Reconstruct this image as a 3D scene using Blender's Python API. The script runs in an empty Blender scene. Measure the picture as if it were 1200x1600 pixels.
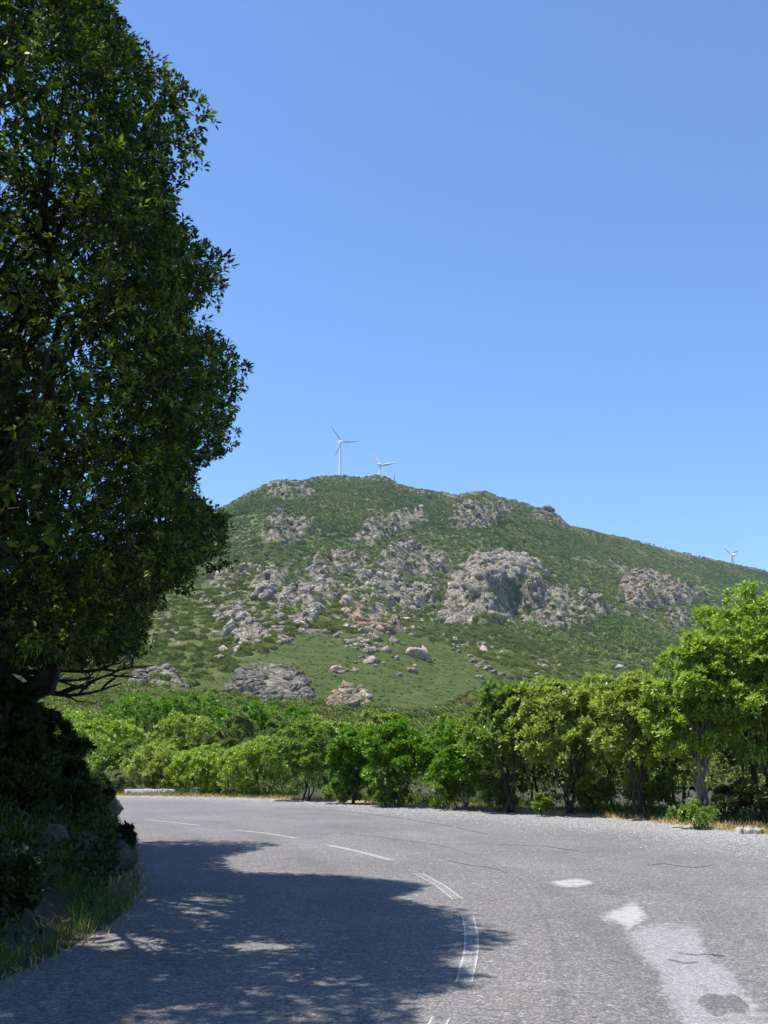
import bpy, math, random
import numpy as np
from mathutils import Vector

SC = bpy.context.scene
COL = SC.collection
rng = np.random.default_rng(7)
random.seed(7)

# ------------------------------------------------------------------ camera, sky, sun, exposure
PITCH = math.atan(380 / 1600.0)
EYE = 1.6
cam_d = bpy.data.cameras.new('camera')
cam = bpy.data.objects.new('camera', cam_d)
COL.objects.link(cam)
cam.location = (0, 0, EYE)
cam.rotation_euler = (math.pi / 2 + PITCH, 0, 0)
cam_d.sensor_fit = 'VERTICAL'
cam_d.sensor_height = 24
cam_d.lens = 24.0
cam_d.clip_start = 0.1
cam_d.clip_end = 20000
SC.camera = cam

SUN_ELEV = math.radians(70.3)
SUN_AZ = math.atan2(-0.35, -0.02)             # clockwise from +Y: straight out to the left, high
SUN_DIR = np.array([math.sin(SUN_AZ) * math.cos(SUN_ELEV), math.cos(SUN_AZ) * math.cos(SUN_ELEV), math.sin(SUN_ELEV)])
world = bpy.data.worlds.new('World')
SC.world = world
world.use_nodes = True
wn = world.node_tree
bg = wn.nodes['Background']
sky = wn.nodes.new('ShaderNodeTexSky')
sky.sky_type = 'NISHITA'
sky.sun_disc = False
sky.sun_elevation = SUN_ELEV
sky.sun_rotation = SUN_AZ
sky.altitude = 200
sky.air_density = 1.0
sky.dust_density = 0.0
sky.ozone_density = 10.0
wn.links.new(sky.outputs[0], bg.inputs[0])
bg.inputs[1].default_value = 0.15
sun_d = bpy.data.lights.new('sun', 'SUN')
sun_d.energy = 5.0
sun_d.angle = math.radians(0.53)
sun_d.color = (1.0, 0.955, 0.88)
sun = bpy.data.objects.new('sun', sun_d)
COL.objects.link(sun)
sun.rotation_euler = Vector(SUN_DIR).to_track_quat('Z', 'Y').to_euler()
sun.location = (0, 0, 60)
SC.view_settings.view_transform = 'Standard'
SC.view_settings.look = 'None'
SC.view_settings.exposure = 0.58
SC.view_settings.gamma = 1.0
SC.view_settings.use_curve_mapping = False
SC.cycles.use_denoising = True
SC.cycles.max_bounces = 8
SC.cycles.transmission_bounces = 4
SC.cycles.transparent_max_bounces = 8
SC.cycles.volume_bounces = 0

# ------------------------------------------------------------------ picture geometry
CT, ST = math.cos(PITCH), math.sin(PITCH)
def ray(px, py):
    """direction (dx/dy, dz/dy) seen at a pixel of the 1200 x 1600 photograph"""
    u = (np.asarray(px, float) - 600) / 1600.0
    v = (800 - np.asarray(py, float)) / 1600.0
    fy = CT - v * ST
    return u / fy, (ST + v * CT) / fy
def G(px, py, z=0.0):
    a, e = ray(px, py)
    Y = (z - EYE) / e
    return np.stack([a * Y, Y, np.full_like(Y, z)], -1)
def P(px, py, Y):
    a, e = ray(px, py)
    return np.array([a * Y, Y, EYE + e * Y])
def project(p):
    p = np.asarray(p, float)
    x, y, z = p[..., 0], p[..., 1], p[..., 2] - EYE
    d = y * CT + z * ST
    d = np.where(np.abs(d) < 1e-6, 1e-6, d)
    return 600 + 1600 * x / d, 800 - 1600 * (-y * ST + z * CT) / d, d
def inside(poly, x, y):
    x = np.asarray(x, float); y = np.asarray(y, float)
    r = np.zeros(x.shape, bool)
    n = len(poly)
    for i in range(n):
        x0, y0 = poly[i]; x1, y1 = poly[(i + 1) % n]
        if y0 == y1: continue
        c = (y0 > y) != (y1 > y)
        r ^= c & (x < (x1 - x0) * (y - y0) / (y1 - y0) + x0)
    return r
def smooth(a, b, x):
    t = np.clip((x - a) / (b - a), 0, 1)
    return t * t * (3 - 2 * t)

# numpy value noise ---------------------------------------------------------
def _h(ix, iy, s):
    h = (ix.astype(np.int64) * 374761393 + iy.astype(np.int64) * 668265263 + s * 1442695041) & 0xffffffff
    h = ((h ^ (h >> 13)) * 1274126177) & 0xffffffff
    return ((h ^ (h >> 16)) & 0xffffff) / float(0xffffff)
def vnoise(x, y, s=0):
    x = np.asarray(x, float); y = np.asarray(y, float)
    ix, iy = np.floor(x), np.floor(y)
    fx, fy = x - ix, y - iy
    fx = fx * fx * (3 - 2 * fx); fy = fy * fy * (3 - 2 * fy)
    a = _h(ix, iy, s); b = _h(ix + 1, iy, s); c = _h(ix, iy + 1, s); d = _h(ix + 1, iy + 1, s)
    return (a + (b - a) * fx) * (1 - fy) + (c + (d - c) * fx) * fy
def fbm(x, y, s=0, o=4):
    r = 0; w = 0.5; t = 0
    for k in range(o):
        r = r + w * vnoise(x * 2 ** k, y * 2 ** k, s + k * 17); t += w; w *= 0.5
    return r / t * 2 - 1

# ------------------------------------------------------------------ mesh and object helpers
def mesh(name, V, F, mat=None, smooth_shade=False, attrs=None, mats=None):
    V = np.ascontiguousarray(V, np.float32); F = np.ascontiguousarray(F, np.int32)
    me = bpy.data.meshes.new(name)
    n, k = F.shape
    me.vertices.add(len(V)); me.vertices.foreach_set('co', V.ravel())
    me.loops.add(n * k); me.loops.foreach_set('vertex_index', F.ravel())
    me.polygons.add(n)
    me.polygons.foreach_set('loop_start', np.arange(0, n * k, k, dtype=np.int32))
    me.polygons.foreach_set('loop_total', np.full(n, k, np.int32))
    if smooth_shade:
        me.polygons.foreach_set('use_smooth', np.ones(n, bool))
    me.update(calc_edges=True)
    for an, av in (attrs or {}).items():
        at = me.attributes.new(an, 'FLOAT', 'POINT')
        at.data.foreach_set('value', np.ascontiguousarray(av, np.float32))
    if mat: me.materials.append(mat)
    return me
def link(name, data, parent=None, loc=None, kind=None, label=None, cat=None, group=None):
    o = bpy.data.objects.new(name, data)
    COL.objects.link(o)
    if parent: o.parent = parent
    if loc is not None: o.location = [float(c) for c in loc]
    if kind: o['kind'] = kind
    if label: o['label'] = label
    if cat: o['category'] = cat
    if group: o['group'] = group
    return o
def thing(name, label, cat, loc, group=None):
    return link(name, None, None, loc, None, label, cat, group)

def tube(pts, rad, sides=8):
    pts = np.asarray(pts, float); rad = np.asarray(rad, float)
    n = len(pts)
    t = np.gradient(pts, axis=0); t /= np.linalg.norm(t, axis=1)[:, None] + 1e-9
    up = np.array([0.31, 0.87, 0.38])
    s = np.cross(t, up); s /= np.linalg.norm(s, axis=1)[:, None] + 1e-9
    b = np.cross(t, s)
    an = np.arange(sides) / sides * 2 * np.pi
    V = pts[:, None] + rad[:, None, None] * (np.cos(an)[None, :, None] * s[:, None] + np.sin(an)[None, :, None] * b[:, None])
    V = V.reshape(-1, 3)
    i = np.arange(n - 1)[:, None] * sides; j = np.arange(sides)[None]; j2 = (j + 1) % sides
    F = np.stack([i + j, i + j2, i + sides + j2, i + sides + j], -1).reshape(-1, 4)
    # close the tip
    V = np.vstack([V, pts[-1] + t[-1] * rad[-1]])
    tip = len(V) - 1; o = (n - 1) * sides
    C = np.array([[o + a, o + (a + 1) % sides, tip, tip] for a in range(sides)])
    return V, F, C
def tubes_mesh(name, segs, mat, sides=8):
    Vs, Fs, off = [], [], 0
    for pts, rad in segs:
        V, F, C = tube(pts, rad, sides)
        T = np.vstack([F[:, [0, 1, 2]], F[:, [0, 2, 3]], C[:, :3]]) + off
        Vs.append(V); Fs.append(T); off += len(V)
    return mesh(name, np.vstack(Vs), np.vstack(Fs), mat, True)
def bend(a, b, n=9, wob=0.06, sag=0.0, r=rng):
    a = np.asarray(a, float); b = np.asarray(b, float)
    L = np.linalg.norm(b - a)
    t = np.linspace(0, 1, n)[:, None]
    m = (a + b) / 2 + r.normal(0, wob * L, 3) + np.array([0, 0, sag * L])
    p = (1 - t) ** 2 * a + 2 * t * (1 - t) * m + t * t * b
    j = r.normal(0, wob * L * 0.22, (n, 3)); j[0] = 0; j[-1] = 0
    return p + j
def unit(v):
    return v / (np.linalg.norm(v, axis=-1, keepdims=True) + 1e-9)
def rdir(n, r=rng):
    return unit(r.normal(size=(n, 3)))

def leaves(base, d, nrm, ln, wd, fold=0.25, droop=0.0):
    """kite leaves folded along the midrib: 4 verts, 2 tris each"""
    s = unit(np.cross(d, nrm)); n = np.cross(s, d)
    ln = ln[:, None]; wd = wd[:, None]
    A = base
    m = base + d * ln * 0.45
    L = m + s * wd * 0.5 + n * wd * fold
    R = m - s * wd * 0.5 + n * wd * fold
    T = base + d * ln - n * ln * droop
    V = np.stack([A, L, T, R], 1).reshape(-1, 3)
    i = np.arange(len(base))[:, None] * 4
    F = np.concatenate([i + np.array([[0, 2, 1]]), i + np.array([[0, 3, 2]])], 1).reshape(-1, 3)
    return V, F
def rosettes(tp, tn, per, ln, wd, spread=0.9, r=rng, tint_lo=0.0, tint_hi=1.0, jit=0.35, up=0.35, nj=0.55):
    """tufts of leaves: positions tp, outward axes tn"""
    n = len(tp)
    b = np.repeat(tp, per, 0); ax = np.repeat(tn, per, 0)
    N = n * per
    q = r.normal(size=(N, 3))
    d = unit(ax * 0.75 + q * spread * 0.6)
    b = b + d * (r.random((N, 1)) * ln * jit) + r.normal(0, ln * 0.25, (N, 3))
    nr = unit(ax + r.normal(0, nj, (N, 3)) + np.array([-0.25 * up, -0.1 * up, up]))
    V, F = leaves(b, d, nr, ln * r.uniform(0.65, 1.3, N), wd * r.uniform(0.7, 1.25, N))
    tt = np.repeat(r.uniform(tint_lo, tint_hi, n), per) * 0.6 + r.random(N) * 0.4
    return V, F, np.repeat(tt, 4)

# ------------------------------------------------------------------ materials
def newmat(name):
    m = bpy.data.materials.new(name); m.use_nodes = True
    nt = m.node_tree
    b = nt.nodes['Principled BSDF']
    return m, nt, b
def nd(nt, t, **kw):
    n = nt.nodes.new(t)
    for k, v in kw.items():
        if k.startswith('i_'):
            key = k[2:]
            key = int(key) if key.isdigit() else key
            n.inputs[key].default_value = v
        else:
            setattr(n, k, v)
    return n
def ramp(nt, fac, stops, interp='LINEAR'):
    n = nt.nodes.new('ShaderNodeValToRGB')
    n.color_ramp.interpolation = interp
    e = n.color_ramp.elements
    while len(e) < len(stops): e.new(0.5)
    for i, (p, c) in enumerate(stops):
        e[i].position = p
        e[i].color = (c, c, c, 1) if isinstance(c, (int, float)) else (*c, 1)
    nt.links.new(fac, n.inputs[0])
    return n.outputs[0]
def mix(nt, fac, a, b, mode='MIX'):
    n = nt.nodes.new('ShaderNodeMix'); n.data_type = 'RGBA'; n.blend_type = mode
    for s, v in ((n.inputs[0], fac), (n.inputs[6], a), (n.inputs[7], b)):
        if isinstance(v, (int, float)): s.default_value = v
        elif isinstance(v, tuple): s.default_value = (*v, 1)
        else: nt.links.new(v, s)
    return n.outputs[2]
def mth(nt, op, a, b=None, clamp=False):
    n = nt.nodes.new('ShaderNodeMath'); n.operation = op; n.use_clamp = clamp
    for s, v in ((n.inputs[0], a), (n.inputs[1], b)):
        if v is None: continue
        if isinstance(v, (int, float)): s.default_value = v
        else: nt.links.new(v, s)
    return n.outputs[0]
def pos(nt):
    return nt.nodes.new('ShaderNodeNewGeometry').outputs['Position']
def noise(nt, vec, scale, detail=4, rough=0.55, dist=0.0):
    n = nt.nodes.new('ShaderNodeTexNoise'); n.inputs['Scale'].default_value = scale
    n.inputs['Detail'].default_value = detail; n.inputs['Roughness'].default_value = rough
    n.inputs['Distortion'].default_value = dist
    nt.links.new(vec, n.inputs['Vector'])
    return n.outputs['Fac']
def voro(nt, vec, scale, feature='F1', out='Color', rnd=1.0):
    n = nt.nodes.new('ShaderNodeTexVoronoi'); n.feature = feature
    n.inputs['Scale'].default_value = scale; n.inputs['Randomness'].default_value = rnd
    nt.links.new(vec, n.inputs['Vector'])
    return n.outputs[out]
def attr(nt, name):
    n = nt.nodes.new('ShaderNodeAttribute'); n.attribute_name = name
    return n.outputs['Fac']
def bump(nt, b, h, strength, dist):
    n = nt.nodes.new('ShaderNodeBump'); n.inputs['Strength'].default_value = strength
    n.inputs['Distance'].default_value = dist
    nt.links.new(h, n.inputs['Height']); nt.links.new(n.outputs[0], b.inputs['Normal'])

def leaf_mat(name, lo, mid, hi, trans=0.3, rough=0.5, spec=0.35):
    m, nt, b = newmat(name)
    t = attr(nt, 'tint')
    c = ramp(nt, t, [(0.0, lo), (0.5, mid), (1.0, hi)])
    nt.links.new(c, b.inputs['Base Color'])
    b.inputs['Roughness'].default_value = rough
    b.inputs['Specular IOR Level'].default_value = spec
    tr = nd(nt, 'ShaderNodeBsdfTranslucent')
    cc = mix(nt, 1.0, c, (1.5, 1.45, 0.6), 'MULTIPLY')
    nt.links.new(cc, tr.inputs[0])
    ms = nd(nt, 'ShaderNodeMixShader'); ms.inputs[0].default_value = trans
    nt.links.new(b.outputs[0], ms.inputs[1]); nt.links.new(tr.outputs[0], ms.inputs[2])
    nt.links.new(ms.outputs[0], nt.nodes['Material Output'].inputs[0])
    return m
def bark_mat(name, a, c, sc=9):
    m, nt, b = newmat(name)
    p = pos(nt)
    mp = nd(nt, 'ShaderNodeMapping'); mp.inputs['Scale'].default_value = (1, 1, 0.25)
    nt.links.new(p, mp.inputs[0])
    f = noise(nt, mp.outputs[0], sc, 6, 0.65)
    nt.links.new(ramp(nt, f, [(0.3, a), (0.7, c)]), b.inputs['Base Color'])
    b.inputs['Roughness'].default_value = 0.9
    bump(nt, b, f, 0.8, 0.05)
    return m
def rock_mat(name, dark, mid, light, sc, warm=None, bumpd=1.0, crack=0.45):
    m, nt, b = newmat(name)
    p = pos(nt)
    f = noise(nt, p, sc, 7, 0.65, 0.4)
    g = noise(nt, p, sc * 0.22, 4, 0.6)
    c = ramp(nt, f, [(0.28, dark), (0.5, mid), (0.72, light)])
    if warm: c = mix(nt, ramp(nt, g, [(0.45, 0.0), (0.7, 0.75)]), c, warm)
    v = voro(nt, p, sc * 1.3, 'DISTANCE_TO_EDGE', 'Distance')
    c = mix(nt, ramp(nt, v, [(0.0, crack), (0.06, 0.0)]), c, tuple(x * 0.4 for x in dark))
    nt.links.new(c, b.inputs['Base Color'])
    b.inputs['Roughness'].default_value = 0.92
    b.inputs['Specular IOR Level'].default_value = 0.2
    h = mth(nt, 'ADD', f, mth(nt, 'MULTIPLY', ramp(nt, v, [(0.0, 0.0), (0.15, 1.0)]), 0.35 if crack else 0.0))
    bump(nt, b, h, 0.9, bumpd)
    return m

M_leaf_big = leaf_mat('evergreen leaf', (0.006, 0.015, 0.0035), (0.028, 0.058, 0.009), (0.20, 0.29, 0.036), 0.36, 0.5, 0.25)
M_leaf_olive = leaf_mat('olive green leaf', (0.11, 0.165, 0.03), (0.24, 0.325, 0.065), (0.44, 0.52, 0.15), 0.42, 0.38, 0.55)
M_leaf_yellow = leaf_mat('yellow green leaf', (0.1, 0.18, 0.02), (0.23, 0.35, 0.05), (0.42, 0.52, 0.12), 0.42, 0.38, 0.55)
M_leaf_bright = leaf_mat('bright green leaf', (0.04, 0.12, 0.008), (0.1, 0.23, 0.013), (0.2, 0.34, 0.03), 0.42, 0.38, 0.55)
M_leaf_mid = leaf_mat('mid green leaf', (0.065, 0.13, 0.02), (0.15, 0.25, 0.045), (0.3, 0.38, 0.1), 0.42, 0.38, 0.55)
M_leaf_grey = leaf_mat('silver green leaf', (0.1, 0.14, 0.07), (0.2, 0.26, 0.15), (0.33, 0.38, 0.24), 0.3, 0.6)
M_leaf_dusk = leaf_mat('bluish green leaf', (0.05, 0.085, 0.027), (0.12, 0.175, 0.057), (0.22, 0.275, 0.1), 0.38, 0.5)
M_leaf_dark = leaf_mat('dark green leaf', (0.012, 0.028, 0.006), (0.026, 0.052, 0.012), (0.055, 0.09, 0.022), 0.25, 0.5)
M_drygrass = leaf_mat('dry grass', (0.20, 0.14, 0.06), (0.36, 0.27, 0.12), (0.52, 0.42, 0.22), 0.25, 0.8, 0.1)
M_grass = leaf_mat('green grass', (0.03, 0.07, 0.012), (0.07, 0.13, 0.022), (0.16, 0.2, 0.05), 0.35, 0.6, 0.2)
M_bark = bark_mat('dark bark', (0.018, 0.014, 0.011), (0.062, 0.052, 0.042))
M_bark_pale = bark_mat('pale bark', (0.09, 0.075, 0.06), (0.27, 0.235, 0.19))
M_rock_hill = rock_mat('hill rock', (0.05, 0.044, 0.034), (0.29, 0.25, 0.195), (0.68, 0.6, 0.47), 0.3, (0.27, 0.205, 0.14), 1.6)
M_rock_warm = rock_mat('orange hill rock', (0.06, 0.044, 0.029), (0.31, 0.23, 0.155), (0.6, 0.48, 0.34), 0.3, (0.32, 0.20, 0.12), 1.6)
M_rock_grey = rock_mat('grey hill rock', (0.04, 0.037, 0.031), (0.155, 0.14, 0.115), (0.42, 0.38, 0.31), 0.32, (0.18, 0.145, 0.11), 1.6)
M_rock_near = rock_mat('bank rock', (0.03, 0.029, 0.026), (0.085, 0.08, 0.072), (0.20, 0.19, 0.175), 3.4, (0.06, 0.065, 0.035), 0.09, 0.0)
M_stone = rock_mat('pale stone', (0.24, 0.225, 0.2), (0.38, 0.36, 0.33), (0.52, 0.5, 0.46), 5.0, None, 0.03)

def asphalt_nodes(nt):
    """colour and height of the worn chip surface, from world position"""
    p = pos(nt)
    c1 = nd(nt, 'ShaderNodeSeparateColor'); nt.links.new(voro(nt, p, 62), c1.inputs[0])
    c2 = nd(nt, 'ShaderNodeSeparateColor'); nt.links.new(voro(nt, p, 23), c2.inputs[0])
    chips = ramp(nt, c1.outputs[0], [(0.0, (0.105, 0.099, 0.094)), (0.45, (0.162, 0.153, 0.145)), (0.8, (0.205, 0.194, 0.184)), (1.0, (0.33, 0.313, 0.29))])
    big = ramp(nt, c2.outputs[1], [(0.0, 0.86), (0.6, 1.0), (0.92, 1.05), (1.0, 1.3)])
    col = mix(nt, 1.0, chips, big, 'MULTIPLY')
    wear = ramp(nt, noise(nt, p, 0.35, 5, 0.6), [(0.3, 0.84), (0.7, 1.14)])
    col = mix(nt, 1.0, col, wear, 'MULTIPLY')
    tone = ramp(nt, noise(nt, p, 2.6, 4, 0.6), [(0.3, (0.92, 0.92, 0.95)), (0.7, (1.07, 1.05, 1.03))])
    col = mix(nt, 1.0, col, tone, 'MULTIPLY')
    lat = attr(nt, 'track')
    tn_ = noise(nt, p, 1.1, 5, 0.65)
    col = mix(nt, mth(nt, 'MULTIPLY', lat, mth(nt, 'MULTIPLY', tn_, 0.55)), col, (0.075, 0.073, 0.073))
    d = voro(nt, p, 62, 'F1', 'Distance')
    h = mth(nt, 'MULTIPLY', d, -1.0)
    return p, col, h
def road_mat(name, maskfn=None, over=None, dark=False):
    m, nt, b = newmat(name)
    p, col, h = asphalt_nodes(nt)
    if maskfn:
        k = maskfn(nt, p)
        col = mix(nt, k, col, over(nt, p, col) if callable(over) else over)
    nt.links.new(col, b.inputs['Base Color'])
    b.inputs['Roughness'].default_value = 0.88
    b.inputs['Specular IOR Level'].default_value = 0.25
    bump(nt, b, h, 0.55, 0.012)
    return m
def road_mask(nt, p):      # grit that collects towards the outer edge
    e = attr(nt, 'grit')
    c = nd(nt, 'ShaderNodeSeparateColor'); nt.links.new(voro(nt, p, 30), c.inputs[0])
    k = mth(nt, 'ADD', mth(nt, 'MULTIPLY', e, 1.15), mth(nt, 'SUBTRACT', c.outputs[2], 1.0))
    return ramp(nt, k, [(0.0, 0.0), (0.12, 1.0)])
def road_over(nt, p, col):
    c = nd(nt, 'ShaderNodeSeparateColor'); nt.links.new(voro(nt, p, 30), c.inputs[0])
    return ramp(nt, c.outputs[0], [(0.0, (0.12, 0.115, 0.11)), (0.4, (0.27, 0.26, 0.25)), (0.8, (0.34, 0.325, 0.31)), (1.0, (0.48, 0.46, 0.44))])
M_road = road_mat('worn asphalt', road_mask, road_over)
def paint_mask(nt, p):
    e = attr(nt, 'edge')          # 0 in the middle of the dash, 1 at its long sides
    n = noise(nt, p, 38, 3, 0.7)
    n2 = noise(nt, p, 3.0, 3, 0.6)
    k = mth(nt, 'ADD', mth(nt, 'MULTIPLY', mth(nt, 'POWER', e, 5.0), 0.52), mth(nt, 'MULTIPLY', n, 0.62))
    k = mth(nt, 'ADD', k, mth(nt, 'MULTIPLY', n2, 0.34))
    return ramp(nt, k, [(0.40, 0.0), (0.60, 0.22), (0.98, 0.9)])
M_paint = road_mat('worn white paint', paint_mask, (0.6, 0.6, 0.58))
def paint_mask_full(nt, p):
    n = noise(nt, p, 30, 3, 0.7)
    k = mth(nt, 'ADD', mth(nt, 'MULTIPLY', attr(nt, 'edge'), 0.25), n)
    return ramp(nt, k, [(0.40, 0.05), (0.85, 0.6)])
M_paint_full = road_mat('white line paint', paint_mask_full, (0.62, 0.62, 0.6))
def soft_mask(lo, hi, amt, sc=6.0):
    def f(nt, p):
        e = attr(nt, 'edge')      # 1 inside, 0 at the rim
        n = noise(nt, p, sc, 6, 0.7)
        n2 = noise(nt, p, 34, 2, 0.6)
        k = mth(nt, 'ADD', e, mth(nt, 'SUBTRACT', mth(nt, 'ADD', mth(nt, 'MULTIPLY', n, 2.4), mth(nt, 'MULTIPLY', n2, 0.8)), 1.6))
        return mth(nt, 'MULTIPLY', ramp(nt, k, [(lo, 0.0), (hi, 1.0)]), amt)
    return f
def patch_over(nt, p, col):
    c = nd(nt, 'ShaderNodeSeparateColor'); nt.links.new(voro(nt, p, 70), c.inputs[0])
    return ramp(nt, c.outputs[0], [(0.0, (0.19, 0.182, 0.18)), (0.6, (0.28, 0.27, 0.265)), (1.0, (0.42, 0.405, 0.39))])
M_patch = road_mat('pale road patch', soft_mask(0.3, 0.85, 0.85), patch_over)
M_patch_white = road_mat('whitish road patch', soft_mask(0.4, 1.25, 0.8, 9.0), (0.42, 0.405, 0.385))
M_tar = road_mat('tar seam', soft_mask(0.35, 1.6, 0.32, 8.0), (0.07, 0.07, 0.072))

m, nt, b = newmat('ground soil'); M_soil = m
p = pos(nt); f = noise(nt, p, 1.6, 6, 0.65)
nt.links.new(ramp(nt, f, [(0.3, (0.022, 0.022, 0.011)), (0.55, (0.05, 0.045, 0.022)), (0.75, (0.09, 0.075, 0.04))]), b.inputs['Base Color'])
b.inputs['Roughness'].default_value = 0.95; bump(nt, b, f, 0.6, 0.05)

m, nt, b = newmat('verge'); M_verge = m
p = pos(nt); f = noise(nt, p, 7.0, 6, 0.7)
nt.links.new(ramp(nt, f, [(0.3, (0.17, 0.125, 0.06)), (0.55, (0.34, 0.26, 0.14)), (0.75, (0.48, 0.40, 0.27))]), b.inputs['Base Color'])
b.inputs['Roughness'].default_value = 0.95; bump(nt, b, f, 0.7, 0.04)

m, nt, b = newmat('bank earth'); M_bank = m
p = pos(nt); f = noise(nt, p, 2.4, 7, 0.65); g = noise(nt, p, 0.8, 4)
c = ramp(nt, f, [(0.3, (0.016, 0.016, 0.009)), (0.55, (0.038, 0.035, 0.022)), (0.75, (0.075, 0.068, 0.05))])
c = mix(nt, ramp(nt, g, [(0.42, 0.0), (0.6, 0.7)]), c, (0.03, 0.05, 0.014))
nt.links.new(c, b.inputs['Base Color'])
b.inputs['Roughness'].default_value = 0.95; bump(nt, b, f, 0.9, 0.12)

m, nt, b = newmat('hill ground'); M_hill = m
p = pos(nt)
f1 = noise(nt, p, 0.012, 5, 0.6); f2 = noise(nt, p, 0.16, 6, 0.7); f3 = noise(nt, p, 0.05, 5, 0.65)
c = ramp(nt, f2, [(0.28, (0.05, 0.072, 0.022)), (0.5, (0.105, 0.13, 0.042)), (0.72, (0.175, 0.185, 0.075))])
c = mix(nt, ramp(nt, f3, [(0.42, 0.0), (0.66, 0.6)]), c, (0.125, 0.115, 0.055))
c = mix(nt, ramp(nt, f1, [(0.4, 0.0), (0.62, 0.6)]), c, (0.06, 0.10, 0.025))
gr = attr(nt, 'grass')
f4 = noise(nt, p, 0.55, 6, 0.75)
gc = ramp(nt, mth(nt, 'ADD', mth(nt, 'MULTIPLY', f2, 0.45), mth(nt, 'MULTIPLY', f4, 0.55)), [(0.36, (0.026, 0.048, 0.010)), (0.5, (0.066, 0.094, 0.020)), (0.62, (0.115, 0.128, 0.042))])
c = mix(nt, mth(nt, 'MULTIPLY', gr, 0.85), c, gc)
rk = attr(nt, 'rock')
rn = noise(nt, p, 0.10, 6, 0.7)
rkm = ramp(nt, mth(nt, 'ADD', rk, mth(nt, 'MULTIPLY', mth(nt, 'SUBTRACT', rn, 0.5), 1.5)), [(0.5, 0.0), (0.62, 1.0)])
rc = ramp(nt, noise(nt, p, 0.3, 6, 0.7), [(0.3, (0.055, 0.048, 0.037)), (0.5, (0.20, 0.175, 0.135)), (0.7, (0.45, 0.395, 0.31))])
cv_ = voro(nt, p, 0.17, 'DISTANCE_TO_EDGE', 'Distance')
rc = mix(nt, ramp(nt, cv_, [(0.0, 0.85), (0.10, 0.0)]), rc, (0.035, 0.032, 0.024))
c = mix(nt, rkm, c, rc)
nt.links.new(c, b.inputs['Base Color'])
b.inputs['Roughness'].default_value = 0.95; b.inputs['Specular IOR Level'].default_value = 0.1
bump(nt, b, mth(nt, 'ADD', f2, mth(nt, 'MULTIPLY', f4, 0.5)), 0.9, 2.0)

m, nt, b = newmat('hill scrub'); M_scrub = m
oi = nd(nt, 'ShaderNodeObjectInfo')
t = attr(nt, 'tint')
c = ramp(nt, oi.outputs['Random'], [(0.0, (0.10, 0.14, 0.028)), (0.3, (0.18, 0.23, 0.045)), (0.65, (0.275, 0.31, 0.07)), (0.9, (0.31, 0.33, 0.10)), (1.0, (0.30, 0.25, 0.12))])
c = mix(nt, 1.0, c, ramp(nt, t, [(0.0, 0.7), (1.0, 1.35)]), 'MULTIPLY')
big = noise(nt, pos(nt), 0.009, 4, 0.6)
c = mix(nt, ramp(nt, big, [(0.42, 0.0), (0.62, 0.45)]), c, (0.10, 0.18, 0.025))
nt.links.new(c, b.inputs['Base Color'])
b.inputs['Roughness'].default_value = 0.85; b.inputs['Specular IOR Level'].default_value = 0.15

m, nt, b = newmat('turbine paint'); M_white = m
b.inputs['Base Color'].default_value = (0.78, 0.78, 0.77, 1); b.inputs['Roughness'].default_value = 0.4
nzz = noise(nt, pos(nt), 0.6, 3)
nt.links.new(ramp(nt, nzz, [(0.3, (0.74, 0.74, 0.73)), (0.7, (0.80, 0.80, 0.79))]), b.inputs['Base Color'])
m, nt, b = newmat('turbine blade'); M_blade_shade = m
nt.links.new(ramp(nt, noise(nt, pos(nt), 0.6, 3), [(0.3, (0.48, 0.49, 0.50)), (0.7, (0.53, 0.54, 0.55))]), b.inputs['Base Color'])  # shaded look of the blades put into the colour, greyer than the tower
b.inputs['Roughness'].default_value = 0.4

# ------------------------------------------------------------------ the hill
RIDGE = [(-900, 1090), (-500, 1040), (-200, 975), (0, 925), (200, 850), (300, 812), (345, 795), (380, 776), (410, 760), (430, 751), (470, 751), (505, 746),
         (530, 746), (560, 748), (590, 744), (605, 746), (620, 757), (650, 765), (690, 771), (715, 774), (735, 769), (760, 767), (778, 775), (800, 780),
         (830, 790), (850, 795), (866, 800), (880, 812), (890, 822), (940, 833), (1000, 846), (1060, 861), (1100, 871), (1146, 881), (1200, 893),
         (1400, 945), (1700, 1020), (2200, 1090)]
_ra, _re = ray([q[0] for q in RIDGE], [q[1] for q in RIDGE])
_o = np.argsort(_ra); _ra, _re = _ra[_o], _re[_o]
def er_of(a): return np.interp(a, _ra, _re)
def yr_of(a): return np.interp(a, [-0.6, -0.17, 0.0, 0.1, 0.2, 0.4, 0.8], [820, 1040, 1150, 1180, 1290, 1650, 1800])
Y_FOOT, Y_NEAR = 190.0, 52.0
def e0_of(a): return np.interp(a, [-0.5, -0.25, -0.1, 0.05, 0.3, 0.6], [0.05, 0.045, 0.03, 0.01, 0.012, 0.03])
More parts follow.
